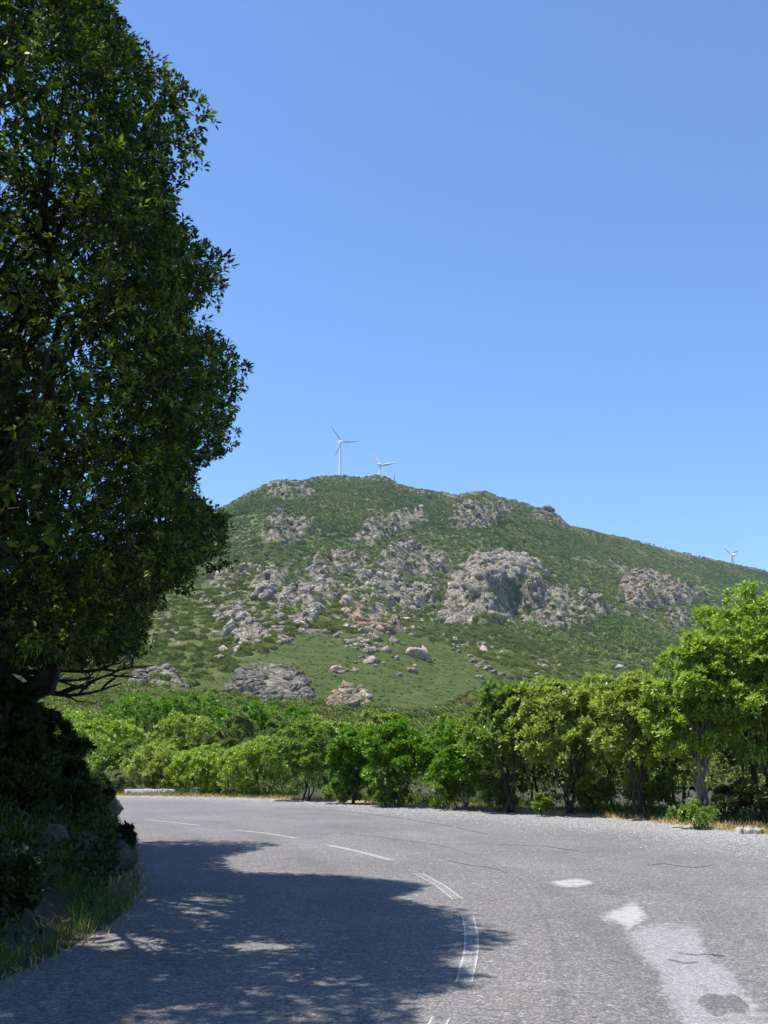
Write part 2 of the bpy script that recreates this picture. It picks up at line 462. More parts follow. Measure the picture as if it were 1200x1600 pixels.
def zh(a, Y):
    a = np.asarray(a, float); Y = np.asarray(Y, float)
    er, yr, e0 = er_of(a), yr_of(a), e0_of(a)
    x = a * Y
    t = np.clip((Y - Y_FOOT) / (yr - Y_FOOT), 0, 1)
    e = e0 + (er - e0) * t ** 0.86
    z = EYE + e * Y
    # near slope between the road and the hill foot
    zf = EYE + e0 * Y_FOOT
    zn = -0.3 + (zf + 0.3) * smooth(0, 1, (Y - Y_NEAR) / (Y_FOOT - Y_NEAR)) ** 0.9
    z = np.where(Y < Y_FOOT, zn, z)
    w = smooth(0.02, 0.35, t) * (1 - 0.85 * smooth(0.72, 1.0, t))
    z = z + w * (fbm(x / 230 + 3.1, Y / 330 + 1.7, 3, 3) * 26 + fbm(x / 70, Y / 90, 9, 3) * 9)
    z = z + smooth(0.0, 0.1, t) * fbm(x / 22, Y / 22, 21, 4) * 2.2
    # the smooth green spur that comes down towards the road
    ds = (x + 40 + (Y - 420) * 0.25) / 75.0
    z = z + 13 * np.exp(-ds * ds) * np.exp(-((Y - 470) / 170) ** 2)
    # beyond the ridge: a plateau just below the line of sight
    back = smooth(0, 90, Y - yr)
    zb = np.minimum(EYE + er * Y - 30 * back, np.maximum(EYE + er * yr - 8, 455.0))
    return np.where(Y > yr, zb + fbm(x / 22, Y / 22, 21, 4) * 1.2, z)
def hit(px, py):
    a, e = ray(px, py)
    Ys = np.concatenate([np.linspace(Y_NEAR, 300, 250), np.linspace(301, 1700, 1000)])
    a = np.atleast_1d(a); e = np.atleast_1d(e)
    Z = zh(a[:, None], Ys[None]) - (EYE + e[:, None] * Ys[None])
    ok = Z > 0
    i = np.argmax(ok, 1)
    Y = np.where(ok.any(1), Ys[i], yr_of(a))
    return np.stack([a * Y, Y, zh(a, Y)], -1), ok.any(1)

OUT = [  # outline in the photograph, boulders, size range (m), material, squash, label
    ([(412, 776), (425, 754), (470, 752), (492, 768), (488, 776), (450, 782)], 90, (2.5, 9), 'h', 'low grey rock ledge on the left shoulder of the summit'),
    ([(402, 845), (410, 815), (440, 804), (480, 818), (490, 832), (455, 850), (420, 852)], 85, (2.5, 8), 'g', 'dull grey rock dome on the open left flank under the summit'),
    ([(545, 848), (575, 822), (620, 802), (655, 800), (675, 815), (640, 828), (600, 848), (565, 852)], 90, (2.5, 9), 'h', 'slanting rock band in the upper middle of the hillside'),
    ([(700, 818), (708, 798), (740, 788), (775, 785), (800, 798), (798, 812), (765, 826), (715, 826)], 105, (3, 12), 'g', 'craggy outcrop with shadowed overhang below the right summit knoll'),
    ([(828, 808), (832, 796), (862, 797), (885, 815), (890, 828), (862, 822)], 60, (2.5, 7), 'w', 'broken rocks falling along the ridge edge below the ridge knob'),
    ([(690, 970), (688, 945), (715, 905), (745, 878), (790, 872), (835, 882), (852, 905), (830, 925), (805, 950), (800, 972), (750, 980), (715, 978)], 330, (4, 20), 'h', 'largest cliff, a massive dark-faced crag in the middle of the hillside'),
    ([(820, 972), (828, 938), (850, 920), (885, 918), (925, 930), (955, 955), (950, 968), (905, 978), (850, 980)], 190, (3, 11), 'h', 'rounded boulder-covered crag just right of the largest cliff'),
    ([(965, 940), (968, 915), (985, 890), (1010, 895), (1050, 908), (1092, 930), (1085, 942), (1040, 948), (1000, 958)], 160, (3, 12), 'w', 'orange-brown crag high on the right of the hillside'),
    ([(470, 900), (500, 868), (545, 862), (580, 872), (560, 890), (520, 900), (490, 912)], 110, (2.5, 9), 'h', 'spiky rock rib on the left end of the central rocks'),
    ([(590, 880), (610, 852), (640, 845), (660, 862), (690, 870), (700, 890), (660, 905), (620, 900)], 130, (2.5, 8), 'h', 'loose stony rib above the pale slabs, left of the largest cliff'),
    ([(535, 950), (550, 905), (575, 905), (610, 900), (645, 920), (690, 915), (685, 945), (640, 955), (600, 945), (570, 955)], 230, (3, 12), 'h', 'pale slabby outcrop in the centre of the hillside'),
    ([(545, 980), (540, 958), (580, 950), (612, 962), (625, 982), (590, 990)], 70, (3, 10), 'w', 'pinkish blocky outcrop at the foot of the central slabs'),
    ([(318, 912), (325, 895), (352, 890), (370, 905), (362, 920), (335, 920)], 50, (2, 7), 'h', 'small scatter of rocks beside the dark tree crown'),
    ([(378, 900), (400, 880), (440, 895), (470, 905), (440, 918), (430, 942), (400, 938), (392, 915)], 110, (2.5, 9), 'h', 'knobbly rock cluster left of the central rocks'),
    ([(432, 952), (445, 925), (480, 915), (530, 910), (540, 935), (500, 950), (478, 985), (462, 982), (470, 950)], 130, (2.5, 10), 'h', 'rock ribs running down beside the smooth green spur'),
    ([(338, 968), (350, 950), (375, 948), (385, 962), (360, 972)], 40, (2.5, 8), 'h', 'upper pale rock of the twin pale rocks on the left flank'),
    ([(360, 1000), (372, 972), (390, 965), (408, 985), (408, 1000), (380, 1008)], 55, (2.5, 9), 'h', 'lower pale rock of the twin pale rocks on the left flank'),
    ([(345, 1078), (375, 1055), (410, 1042), (445, 1045), (475, 1062), (487, 1085), (470, 1100), (430, 1106), (390, 1095)], 210, (1.6, 6), 'g', 'dark grey rock mound above the bushes at the hill foot'),
    ([(502, 1108), (520, 1085), (545, 1070), (568, 1080), (580, 1102), (560, 1115), (520, 1115)], 110, (1.4, 4.5), 'w', 'small brown rock mound above the round olive bush'),
    ([(200, 1075), (225, 1048), (255, 1042), (285, 1065), (296, 1080), (250, 1082)], 90, (1.5, 6), 'g', 'grey slab low on the left, seen under the dark tree'),
    ([(1040, 968), (1048, 952), (1075, 958), (1085, 975), (1060, 980)], 35, (2, 7), 'g', 'little grey rock group below the orange-brown crag'),
    ([(520, 1010), (535, 985), (580, 985), (620, 995), (600, 1008), (560, 1015)], 45, (1.2, 4), 'h', 'sprinkle of small pale stones at the top of the green spur'),
]
SPUR = [(255, 1092), (330, 1062), (420, 1020), (475, 985), (540, 990), (620, 985), (700, 1010), (800, 1045), (740, 1085), (660, 1118), (480, 1118), (350, 1100)]
GULLY = [(240, 948), (250, 945), (268, 975), (285, 1005), (278, 1010), (258, 985)]
na, ny = 430, 400
A = np.concatenate([np.linspace(-1.0, -0.36, 40)[:-1], np.linspace(-0.36, 0.44, na), np.linspace(0.44, 1.2, 40)[1:]])
T1 = np.concatenate([np.linspace(Y_NEAR, Y_FOOT, 50)[:-1]])
na = len(A)
rows = []
for a_ in [0]:
    pass
tt = np.concatenate([np.linspace(0, 1, ny), 1 + np.array([0.01, 0.02, 0.035, 0.05, 0.07, 0.1, 0.15, 0.22, 0.3, 0.45, 0.7, 1.0, 1.3])])
yr_A = yr_of(A)
YY = np.vstack([np.repeat(T1[:, None], na, 1), Y_FOOT + (yr_A - Y_FOOT)[None] * np.minimum(tt, 1)[:, None] + np.maximum(tt - 1, 0)[:, None] * 1150])
AA = np.repeat(A[None], len(YY), 0)
ZZ = zh(AA, YY)
V = np.stack([AA * YY, YY, ZZ], -1).reshape(-1, 3)
nr = len(YY)
i = np.arange(nr - 1)[:, None] * na + np.arange(na - 1)[None]
F = np.stack([i, i + 1, i + na + 1, i + na], -1).reshape(-1, 4)
px, py, _ = project(V)
wx = px + fbm(V[:, 0] / 25, V[:, 1] / 25, 5, 3) * 9
wy = py + fbm(V[:, 0] / 25 + 9, V[:, 1] / 25, 6, 3) * 6
rock = np.zeros(len(V))
for o in OUT[:-1]:
    rock = np.maximum(rock, inside(o[0], wx, wy) * 0.68)
rock = np.maximum(rock, inside(GULLY, wx, wy) * 1.0)
band = smooth(830, 880, py) * (1 - smooth(985, 1010, py)) * smooth(300, 340, px) * (1 - smooth(1080, 1150, px))
top = (1 - smooth(800, 850, py)) * smooth(380, 430, px) * (1 - smooth(890, 930, px))
rock = np.maximum(rock, np.maximum(band * 0.52, top * 0.48) + 0.05)
grass = inside(SPUR, wx * 1.0, wy * 1.0).astype(float)
g2 = grass.reshape(nr, na)
for _ in range(6):
    g2 = (g2 + np.roll(g2, 1, 0) + np.roll(g2, -1, 0) + np.roll(g2, 1, 1) + np.roll(g2, -1, 1)) / 5
grass = g2.ravel()
rock = rock * (1 - 0.95 * grass * (rock < 0.5))
def worley(x, y, s=0):
    ix, iy = np.floor(x).astype(int), np.floor(y).astype(int)
    best = np.full(x.shape, 9.0); val = np.zeros(x.shape)
    for dx in (-1, 0, 1):
        for dy in (-1, 0, 1):
            cx, cy = ix + dx, iy + dy
            d = np.hypot(cx + _h(cx, cy, s) - x, cy + _h(cx, cy, s + 1) - y)
            m_ = d < best
            best = np.where(m_, d, best); val = np.where(m_, _h(cx, cy, s + 2), val)
    return best, val
gx = V[:, 0] + 5 * fbm(V[:, 0] / 14, V[:, 1] / 14, 71, 2); gy = V[:, 1] + 0.5 * V[:, 0]
f1, v1 = worley(gx / 11, gy / 17, 5); f2_, v2 = worley(gx / 5.5, gy / 8, 15)
rm = np.zeros(len(V))
for o in OUT[:-1]: rm = np.maximum(rm, inside(o[0], wx, wy) * 1.0)
rm2 = rm.reshape(nr, na)
for _ in range(2): rm2 = (rm2 * 2 + np.roll(rm2, 1, 0) + np.roll(rm2, -1, 0) + np.roll(rm2, 1, 1) + np.roll(rm2, -1, 1)) / 6
DISP = (rm2.ravel() * np.clip((V[:, 1] - 200) / 400, 0.25, 1) * (v1 * 8.5 - 1.5 + (0.5 - f1) * 4.0 + v2 * 3.0 - 0.5)).reshape(nr, na)
ridge_fade = smooth(0.0, 0.06, 1 - np.clip((YY - Y_FOOT) / (yr_A - Y_FOOT)[None], 0, 1))
DISP *= 0.15 + 0.85 * ridge_fade
# the sheer wall of the largest cliff: the ground steps up and levels off above it
jx = px + 7 * fbm(V[:, 0] / 16, V[:, 1] / 16, 91, 3); jy = py + 9 * fbm(V[:, 0] / 20, V[:, 1] / 20, 92, 3)
for (xa, xb, yb, yt, hw) in ((742, 852, 966, 872, 27.0), (760, 800, 822, 790, 8.0), (455, 480, 905, 880, 6.0), (900, 950, 968, 925, 9.0), (1000, 1060, 945, 900, 9.0)):
    tq = (yb - jy) / (yb - yt)
    side = smooth(xa - 8, xa + 10, jx) * (1 - smooth(xb - 12, xb + 8, jx))
    DISP += (hw * side * smooth(0.0, 0.10, tq) * np.clip(1 - tq, 0, 1)).reshape(nr, na)
V[:, 2] += DISP.ravel()
def disp_at(p_):
    a_ = p_[:, 0] / p_[:, 1]
    ci = np.clip(np.searchsorted(A, a_), 0, na - 1)
    t_ = np.clip((p_[:, 1] - Y_FOOT) / (yr_of(a_) - Y_FOOT), 0, 1)
    ri = np.clip(len(T1) + np.rint(t_ * (ny - 1)).astype(int), 0, nr - 1)
    return np.where(p_[:, 1] < Y_FOOT, 0, DISP[ri, ci])
hill_me = mesh('hill', V, F, M_hill, True, {'rock': rock, 'grass': grass})
link('hill', hill_me, kind='structure')

# faceted boulders: a sphere cut by random planes
def ico(sub):
    import bmesh
    bm = bmesh.new(); bmesh.ops.create_icosphere(bm, subdivisions=sub, radius=1)
    v = np.array([q.co[:] for q in bm.verts]); f = np.array([[q.index for q in t_.verts] for t_ in bm.faces])
    bm.free()
    return v, f
I0, I1, I2, I3 = ico(1), ico(2), ico(3), ico(4)
def boulder_shape(I, seed, planes=11, rough=0.05):
    r = np.random.default_rng(seed)
    v, f = I
    n = rdir(planes, r); d = r.uniform(0.55, 0.95, planes)
    dots = v @ n.T
    rad = np.where(dots > 0.05, d[None] / np.maximum(dots, 0.05), 9).min(1)
    rad = np.minimum(rad, 1.15)
    rad = rad * (1 + rough * fbm(v[:, 0] * 2.3 + seed, v[:, 1] * 2.3 + v[:, 2] * 1.7, seed, 3))
    return v * rad[:, None]
def jag(v, seed, a):
    r = np.random.default_rng(seed)
    return v * (1 + r.normal(0, a, (len(v), 1)))
SH1 = [jag(boulder_shape(I0, 100 + k, 8, 0.2), k, 0.15) for k in range(16)]
SH2 = [jag(boulder_shape(I1, 200 + k, 10, 0.25), k, 0.05) for k in range(12)]
def rotm(r):
    az = r.uniform(0, 2 * np.pi); tx = r.normal(0, 0.35); ty = r.normal(0, 0.35)
    ca, sa = np.cos(az), np.sin(az)
    Rz = np.array([[ca, -sa, 0], [sa, ca, 0], [0, 0, 1]])
    Rx = np.array([[1, 0, 0], [0, np.cos(tx), -np.sin(tx)], [0, np.sin(tx), np.cos(tx)]])
    Ry = np.array([[np.cos(ty), 0, np.sin(ty)], [0, 1, 0], [-np.sin(ty), 0, np.cos(ty)]])
    return Ry @ Rx @ Rz
MR = {'h': M_rock_hill, 'g': M_rock_grey, 'w': M_rock_warm}
boulder_meshes = {}
def boulder_data(k, mk):
    if (k, mk) not in boulder_meshes:
        boulder_meshes[(k, mk)] = mesh('boulder', SH2[k], I1[1], MR[mk], False)
    return boulder_meshes[(k, mk)]
def samp_poly(poly, n, r):
    q = np.array(poly, float); lo, hi = q.min(0), q.max(0)
    out = np.zeros((0, 2))
    while len(out) < n:
        c = r.uniform(lo, hi, (n * 2, 2)); out = np.vstack([out, c[inside(poly, c[:, 0], c[:, 1])]])
    return out[:n]
from mathutils import Matrix
for k, (poly, n, (s0, s1), mk, lab) in enumerate(OUT):
    r = np.random.default_rng(500 + k)
    n = int(n * 1.6)
    pts = samp_poly(poly, n * 2, r)
    gap = vnoise(pts[:, 0] / 11 + k, pts[:, 1] / 9, 60 + k) + 0.5 * vnoise(pts[:, 0] / 4.5, pts[:, 1] / 4.5, 61)
    pts = pts[np.argsort(-(gap + r.random(n * 2) * 0.25))[:n]]
    pts = pts[r.permutation(n)]
    C, ok = hit(pts[:, 0], pts[:, 1])
    C[:, 2] += disp_at(C)
    q = np.array(poly, float)
    cen, _ = hit([q[:, 0].mean()], [q[:, 1].mean()]); cen = cen[0]
    root = thing('rock_outcrop', lab, 'rock outcrop', cen, 'rock outcrops on the hillside')
    size = s0 * 0.62 + (s1 * 0.8 - s0 * 0.62) * r.random(n) ** 3.2
    nb_big = max(3, n // 22)
    size[:nb_big] = s1 * r.uniform(0.55, 0.9, nb_big)
    dip = r.uniform(-0.5, 0.5)
    Vs, Fs, off = [], [], 0
    for j in range(n):
        s = size[j] * 0.5
        sc = np.array([r.uniform(0.8, 1.4), r.uniform(0.6, 1.0), r.uniform(0.6, 1.3)]) * s
        an = dip + r.normal(0, 0.4); t_ = r.normal(0, 0.3); az = r.normal(0, 0.7)
        Ry = np.array([[np.cos(an), 0, np.sin(an)], [0, 1, 0], [-np.sin(an), 0, np.cos(an)]])
        Rx = np.array([[1, 0, 0], [0, np.cos(t_), -np.sin(t_)], [0, np.sin(t_), np.cos(t_)]])
        Rz = np.array([[np.cos(az), -np.sin(az), 0], [np.sin(az), np.cos(az), 0], [0, 0, 1]])
        R = Rz @ Rx @ Ry
        ctr = C[j] + np.array([0, 0, s * r.uniform(-0.7, -0.1)])
        big = size[j] * 1600 / C[j][1] > 10.5
        if big:
            o = link('boulder', boulder_data(int(r.integers(12)), mk), root)
            Mx = Matrix.Identity(4)
            RS = R @ np.diag(sc)
            for a_ in range(3):
                for b_ in range(3): Mx[a_][b_] = float(RS[a_, b_])
                Mx[a_][3] = float(ctr[a_] - cen[a_])
            o.matrix_local = Mx
        else:
            v = SH1[int(r.integers(16))] * sc @ R.T + ctr - cen
            Vs.append(v); Fs.append(I0[1] + off); off += len(v)
    if Vs:
        link('rubble', mesh('rubble', np.vstack(Vs), np.vstack(Fs), MR[mk], False), root, kind='stuff')

def lone_rock(px_, py_, size, mk, lab, seed, group=None, squash=0.7, lift=0.25):
    c, _ = hit([px_], [py_]); c = c[0]
    r = np.random.default_rng(seed)
    v = boulder_shape(I2, seed) * np.array([1.25, 0.9, squash]) * size * 0.5 @ rotm(r).T
    v = jag(v, seed, 0.02); v[:, 2] += size * lift
    return link('boulder', mesh('boulder', v, I2[1], mk, False), None, c, None, lab, 'boulder', group)
lone_rock(857, 797, 13, M_rock_grey, 'dark rock knob standing on the ridge line right of the summit', 31, None, 0.75, 0.2)
M_rock_pink = rock_mat('pink rock', (0.30, 0.22, 0.18), (0.46, 0.36, 0.30), (0.58, 0.48, 0.42), 0.5, None, 0.4)
lone_rock(652, 1028, 6.0, M_rock_pink, 'left one of two small pinkish boulders close together on the green slope', 33)
lone_rock(664, 1029, 5.4, M_rock_pink, 'right one of two small pinkish boulders close together on the green slope', 34)
lone_rock(757, 1018, 4.5, M_rock_pink, 'tiny pale pink boulder alone below the largest cliff', 35)
lone_rock(634, 972, 6.5, M_rock_pink, 'long pinkish boulder beside the central slabs', 36, None, 0.45)
lone_rock(966, 1049, 6.0, M_stone, 'small pale boulder just above the treetops on the right', 37)
# small stones sprinkled over the open slope
r = np.random.default_rng(77)
q = r.uniform([310, 770], [1190, 1060], (1500, 2))
C, ok = hit(q[:, 0], q[:, 1])
keep = ok & (vnoise(q[:, 0] / 45, q[:, 1] / 30, 8) > 0.5) & (C[:, 1] < yr_of(C[:, 0] / C[:, 1]) - 4)
C = C[keep]
Vs, Fs, off = [], [], 0
for j in range(len(C)):
    s = r.uniform(0.7, 2.3) * (1.6 if r.random() < 0.12 else 1)
    v = SH1[int(r.integers(14))] * (np.array([1.2, 0.9, 0.75]) * s) @ rotm(r).T + C[j]
    Vs.append(v); Fs.append(I0[1] + off); off += len(v)
link('scattered_stones', mesh('scattered_stones', np.vstack(Vs), np.vstack(Fs), M_rock_hill, False), kind='stuff',
     label='loose stones scattered over the green hillside', cat='stones')

# maquis scrub covering the hill: instances of a leafy mound (nobody could count it)
def scrub_source(seed):
    r = np.random.default_rng(seed)
    n = 85
    d = rdir(n * 3, r); d = d[d[:, 2] > -0.1][:n]
    rad = 0.8 + 0.35 * r.random((len(d), 1))
    lump = 1 + 0.25 * fbm(d[:, 0] * 2.2 + seed, d[:, 1] * 2.2, seed, 2)[:, None]
    p_ = d * rad * lump * np.array([1, 1, 0.72])
    V, F, t_ = rosettes(p_, d, 2, 0.5, 0.42, 1.0, r)
    return V, F, t_
src = []
for k in range(3):
    V, F, t_ = scrub_source(900 + k)
    me = mesh('scrub_mound', V, F, M_scrub, False, {'tint': t_})
    src.append(me)
def scrub_fine(seed):
    r = np.random.default_rng(seed)
    d = rdir(560, r); d = d[d[:, 2] > -0.1]
    lump = 1 + 0.35 * fbm(d[:, 0] * 2.6 + seed, d[:, 1] * 2.6 + d[:, 2] * 2, seed, 3)[:, None]
    p_ = d * (0.85 + 0.2 * r.random((len(d), 1))) * lump * np.array([1, 1, 0.75])
    V, F, t_ = rosettes(p_, unit(d + np.array([0, 0, 0.5])), 5, 0.16, 0.09, 0.95, r, up=1.0, nj=0.4)
    return mesh('scrub_mound', V, F, M_scrub, False, {'tint': t_})
src_fine = [scrub_fine(950), scrub_fine(951)]
def scatter(name, pts, rot, scl, me, label):
    pm = bpy.data.meshes.new(name)
    pm.vertices.add(len(pts)); pm.vertices.foreach_set('co', np.ascontiguousarray(pts, np.float32).ravel())
    for an, av in (('rz', rot), ('sc', scl)):
        at = pm.attributes.new(an, 'FLOAT', 'POINT'); at.data.foreach_set('value', np.ascontiguousarray(av, np.float32))
    o = link(name, pm, kind='stuff', label=label, cat='scrub')
    # the mound itself stands as one more clump of the same scrub
    so = bpy.data.objects.new(name + '_clump', me)
    ng = bpy.data.node_groups.new(name, 'GeometryNodeTree')
    ng.interface.new_socket('Geometry', in_out='INPUT', socket_type='NodeSocketGeometry')
    ng.interface.new_socket('Geometry', in_out='OUTPUT', socket_type='NodeSocketGeometry')
    gi = ng.nodes.new('NodeGroupInput'); go = ng.nodes.new('NodeGroupOutput')
    m2p = ng.nodes.new('GeometryNodeMeshToPoints')
    iop = ng.nodes.new('GeometryNodeInstanceOnPoints')
    oi_ = ng.nodes.new('GeometryNodeObjectInfo'); oi_.inputs[0].default_value = so
    ra = ng.nodes.new('GeometryNodeInputNamedAttribute'); ra.data_type = 'FLOAT'; ra.inputs[0].default_value = 'rz'
    sa = ng.nodes.new('GeometryNodeInputNamedAttribute'); sa.data_type = 'FLOAT'; sa.inputs[0].default_value = 'sc'
    cx = ng.nodes.new('ShaderNodeCombineXYZ')
    ng.links.new(gi.outputs[0], m2p.inputs[0])
    ng.links.new(m2p.outputs[0], iop.inputs[0])
    ng.links.new(oi_.outputs['Geometry'], iop.inputs['Instance'])
    ng.links.new(ra.outputs[0], cx.inputs[2])
    e2r = ng.nodes.new('FunctionNodeEulerToRotation')
    ng.links.new(cx.outputs[0], e2r.inputs[0]); ng.links.new(e2r.outputs[0], iop.inputs['Rotation'])
    ng.links.new(sa.outputs[0], iop.inputs['Scale'])
    ng.links.new(iop.outputs[0], go.inputs[0])
    md = o.modifiers.new('scatter', 'NODES'); md.node_group = ng
    return o
r = np.random.default_rng(11)
N = 125000
a_ = r.uniform(-0.36, 0.44, N); Y_ = np.sqrt(r.uniform(200 ** 2, 1660 ** 2, N))
yr_ = yr_of(a_)
x_ = a_ * Y_
z_ = zh(a_, Y_)
pts = np.stack([x_, Y_, z_], -1)
px, py, _ = project(pts)
rk = np.zeros(N)
for o in OUT[:-1]: rk = np.maximum(rk, inside(o[0], px, py))
gs = inside(SPUR, px, py)
dens = np.clip(vnoise(x_ / 45, Y_ / 45, 4) * 1.5 + 0.5 * vnoise(x_ / 12, Y_ / 12, 5) - 0.05, 0, 1)
dens = np.where(gs, 0.8, dens); dens = np.where(rk > 0, 0.27, dens); dens = np.where(inside(OUT[5][0], px, py), 0.06, dens)
scl = r.uniform(0.7, 1.9, N) * (0.75 + 0.6 * vnoise(x_ / 60, Y_ / 60, 14)) * np.where(gs, 0.27, 1)
scl *= np.where(Y_ > yr_ - 25, 0.55, 1.0)
keep = (Y_ < yr_ + 8) & (r.random(N) < dens)
pts, scl = pts[keep], scl[keep]
pts[:, 2] += disp_at(pts) - 0.1
rz = r.uniform(0, 6.28, len(pts))
w_ = np.where(pts[:, 1] < 620, r.integers(3, 5, len(pts)), r.integers(0, 3, len(pts)))
for k in range(5):
    s_ = w_ == k
    scatter('maquis_scrub', pts[s_], rz[s_], scl[s_], (src + src_fine)[k], 'low maquis scrub covering the rocky hillside')

# ------------------------------------------------------------------ wind turbines
def turbine(hub_px, hub_py, Y, yaw, spin, Rb, hub_h, lab, wide=1.0):
    hub = P(hub_px, hub_py, Y)
    base = hub - np.array([0, 0, hub_h])
    root = thing('wind_turbine', lab, 'wind turbine', base, 'wind turbines on the ridge')
    zs = np.linspace(0, hub_h - 0.8, 9)
    pts = np.stack([np.zeros(9), np.zeros(9), zs], -1)
    link('tower', tubes_mesh('tower', [(pts, np.linspace(1.9, 1.05, 9))], M_white, 16), root)
    # nacelle: a rounded drop along the rotor axis
    ax = np.array([math.sin(yaw), math.cos(yaw), 0.0])      # direction the rotor faces
    H = np.array([0, 0, hub_h])
    u = np.linspace(0, 1, 12)
    pr = np.stack([H + ax * (2.2 - 9.0 * q_) for q_ in u])
    link('nacelle', tubes_mesh('nacelle', [(pr, 2.1 * np.sin(np.pi * (0.16 + 0.80 * u)) ** 0.7)], M_white, 16), root)
    pr = np.stack([H + ax * (2.1 + 2.6 * q_) for q_ in np.linspace(0, 1, 6)])
    link('hub', tubes_mesh('hub', [(pr, np.array([1.5, 1.6, 1.4, 1.1, 0.7, 0.25]))], M_white, 14), root)
    side = np.array([math.cos(yaw), -math.sin(yaw), 0.0]); up = np.array([0, 0, 1.0])
    for b_ in range(3):
        ang = spin + b_ * 2 * math.pi / 3
        d = math.cos(ang) * up + math.sin(ang) * side
        c = np.cross(ax, d)
        n = 12
        t_ = np.linspace(0, 1, n)
        ch = np.interp(t_, [0, 0.08, 0.2, 0.6, 1], [1.0, 1.3, 2.6, 1.7, 0.6]) * wide
        th = np.interp(t_, [0, 0.08, 0.2, 1], [0.9, 0.8, 0.4, 0.08])
        O = H + ax * 3.3
        Vb = []
        for q_ in range(n):
            tw = 0.5 - 0.45 * t_[q_]
            cd = c * math.cos(tw) + ax * math.sin(tw); nd_ = ax * math.cos(tw) - c * math.sin(tw)
            o_ = O + d * (0.8 + t_[q_] * (Rb - 0.8))
            for k in range(8):
                an = k / 8 * 2 * math.pi
                Vb.append(o_ + cd * (math.cos(an) * ch[q_] * 0.5 - 0.12 * ch[q_]) + nd_ * math.sin(an) * th[q_] * 0.5)
        Fb = [[q_ * 8 + k, q_ * 8 + (k + 1) % 8, q_ * 8 + 8 + (k + 1) % 8, q_ * 8 + 8 + k] for q_ in range(n - 1) for k in range(8)]
        link('blade', mesh('blade', np.array(Vb), np.array(Fb), M_blade_shade, True), root)
    return root
R_ = math.radians
turbine(532, 691, 1165, R_(158), R_(37), 22, 46, 'tallest-looking white wind turbine standing fully visible on the summit')
turbine(594, 727, 1290, R_(32), R_(-32), 21.5, 46, 'white wind turbine half hidden behind the summit, its nacelle seen side on', 1.3)
turbine(614, 759, 1300, R_(12), R_(6), 21.5, 46, 'wind turbine showing only an upright blade tip above the summit edge')
turbine(700, 775, 1330, R_(30), R_(-26), 21.5, 46, 'wind turbine showing only a faint blade tip over the saddle')
turbine(1146, 867, 1760, R_(-32), R_(60), 21.5, 46, 'small distant white wind turbine on the far right ridge', 1.9)

# ------------------------------------------------------------------ ground, road, bank
gv = np.array([[-3000, -400, -0.06], [3000, -400, -0.06], [3000, 3000, -0.06], [-3000, 3000, -0.06]], float)
link('ground', mesh('ground', gv, np.array([[0, 1, 2, 3]]), M_soil), kind='structure')
OUTER_PX = [(188, 1244), (240, 1245), (300, 1246), (400, 1248), (500, 1252), (600, 1257), (700, 1263), (800, 1269), (900, 1275), (1000, 1283), (1100, 1293), (1200, 1305)]
INNER_PX = [(186, 1291), (200, 1305), (212, 1340), (220, 1385), (200, 1425), (160, 1455), (90, 1492), (0, 1532)]
outer = G([q[0] for q in OUTER_PX], [q[1] for q in OUTER_PX])[:, :2]
inner = G([q[0] for q in INNER_PX], [q[1] for q in INNER_PX])[:, :2]
outer = np.vstack([[[-60, 34], [-40, 40.5], [-24, 42.5]], outer[:],
                   [[10.6, 16.5], [12.2, 11.5], [12.6, 6], [12.0, 0], [11, -8], [9.5, -18]]])
inner = np.vstack([[[-60, 20], [-38, 27], [-20, 29], [-11, 27.0]], inner[:], [[-3.1, 5.0], [-4.2, 2.0], [-6, -6], [-8, -18]]])
def resample(c, n):
    c = np.asarray(c, float)
    s = np.concatenate([[0], np.cumsum(np.linalg.norm(np.diff(c, axis=0), axis=1))])
    u = np.linspace(0, s[-1], n)
    out = np.stack([np.interp(u, s, c[:, k]) for k in range(c.shape[1])], -1)
    for _ in range(3):
        out[1:-1] = out[1:-1] * 0.5 + (out[:-2] + out[2:]) * 0.25
    return out
NR, NC = 150, 40
o_c = resample(outer, NR); i_c = resample(inner, NR)
# pair stations by nearest progress
w = np.linspace(0, 1, NC)[None, :, None]
Vr = i_c[:, None] * (1 - w) + o_c[:, None] * w
grit = np.repeat(np.linspace(0, 1, NC)[None], NR, 0)
Xr, Yr_ = Vr[..., 0], Vr[..., 1]
wd_ = np.linalg.norm(o_c - i_c, axis=1)[:, None]
dist_out = (1 - grit) * wd_
g = np.clip(1 - dist_out / 4.6, 0, 1) ** 1.2
g *= 0.55 + 0.7 * vnoise(Xr / 2.2, Yr_ / 2.2, 2)
g *= np.interp(Xr, [-14, -5, 0], [0.35, 0.6, 1.0])
edge_noise = fbm(np.arange(NR) / 2.0, np.arange(NR) * 0.0, 4, 3) * 0.12
Vr[:, -1, 0] += edge_noise; Vr[:, -1, 1] += edge_noise
V = np.concatenate([Vr, np.zeros((NR, NC, 1))], -1).reshape(-1, 3)
i = np.arange(NR - 1)[:, None] * NC + np.arange(NC - 1)[None]
F = np.stack([i, i + 1, i + NC + 1, i + NC], -1).reshape(-1, 4)
lat_ = grit * wd_
track = np.zeros_like(grit)
for q_ in (1.2, 2.7, 5.2, 6.8):
    track = np.maximum(track, np.exp(-((lat_ - q_) / 0.28) ** 2))
road = link('road', mesh('road', V, F, M_road, False, {'grit': g.ravel(), 'track': track.ravel() * 0.8}), kind='structure')

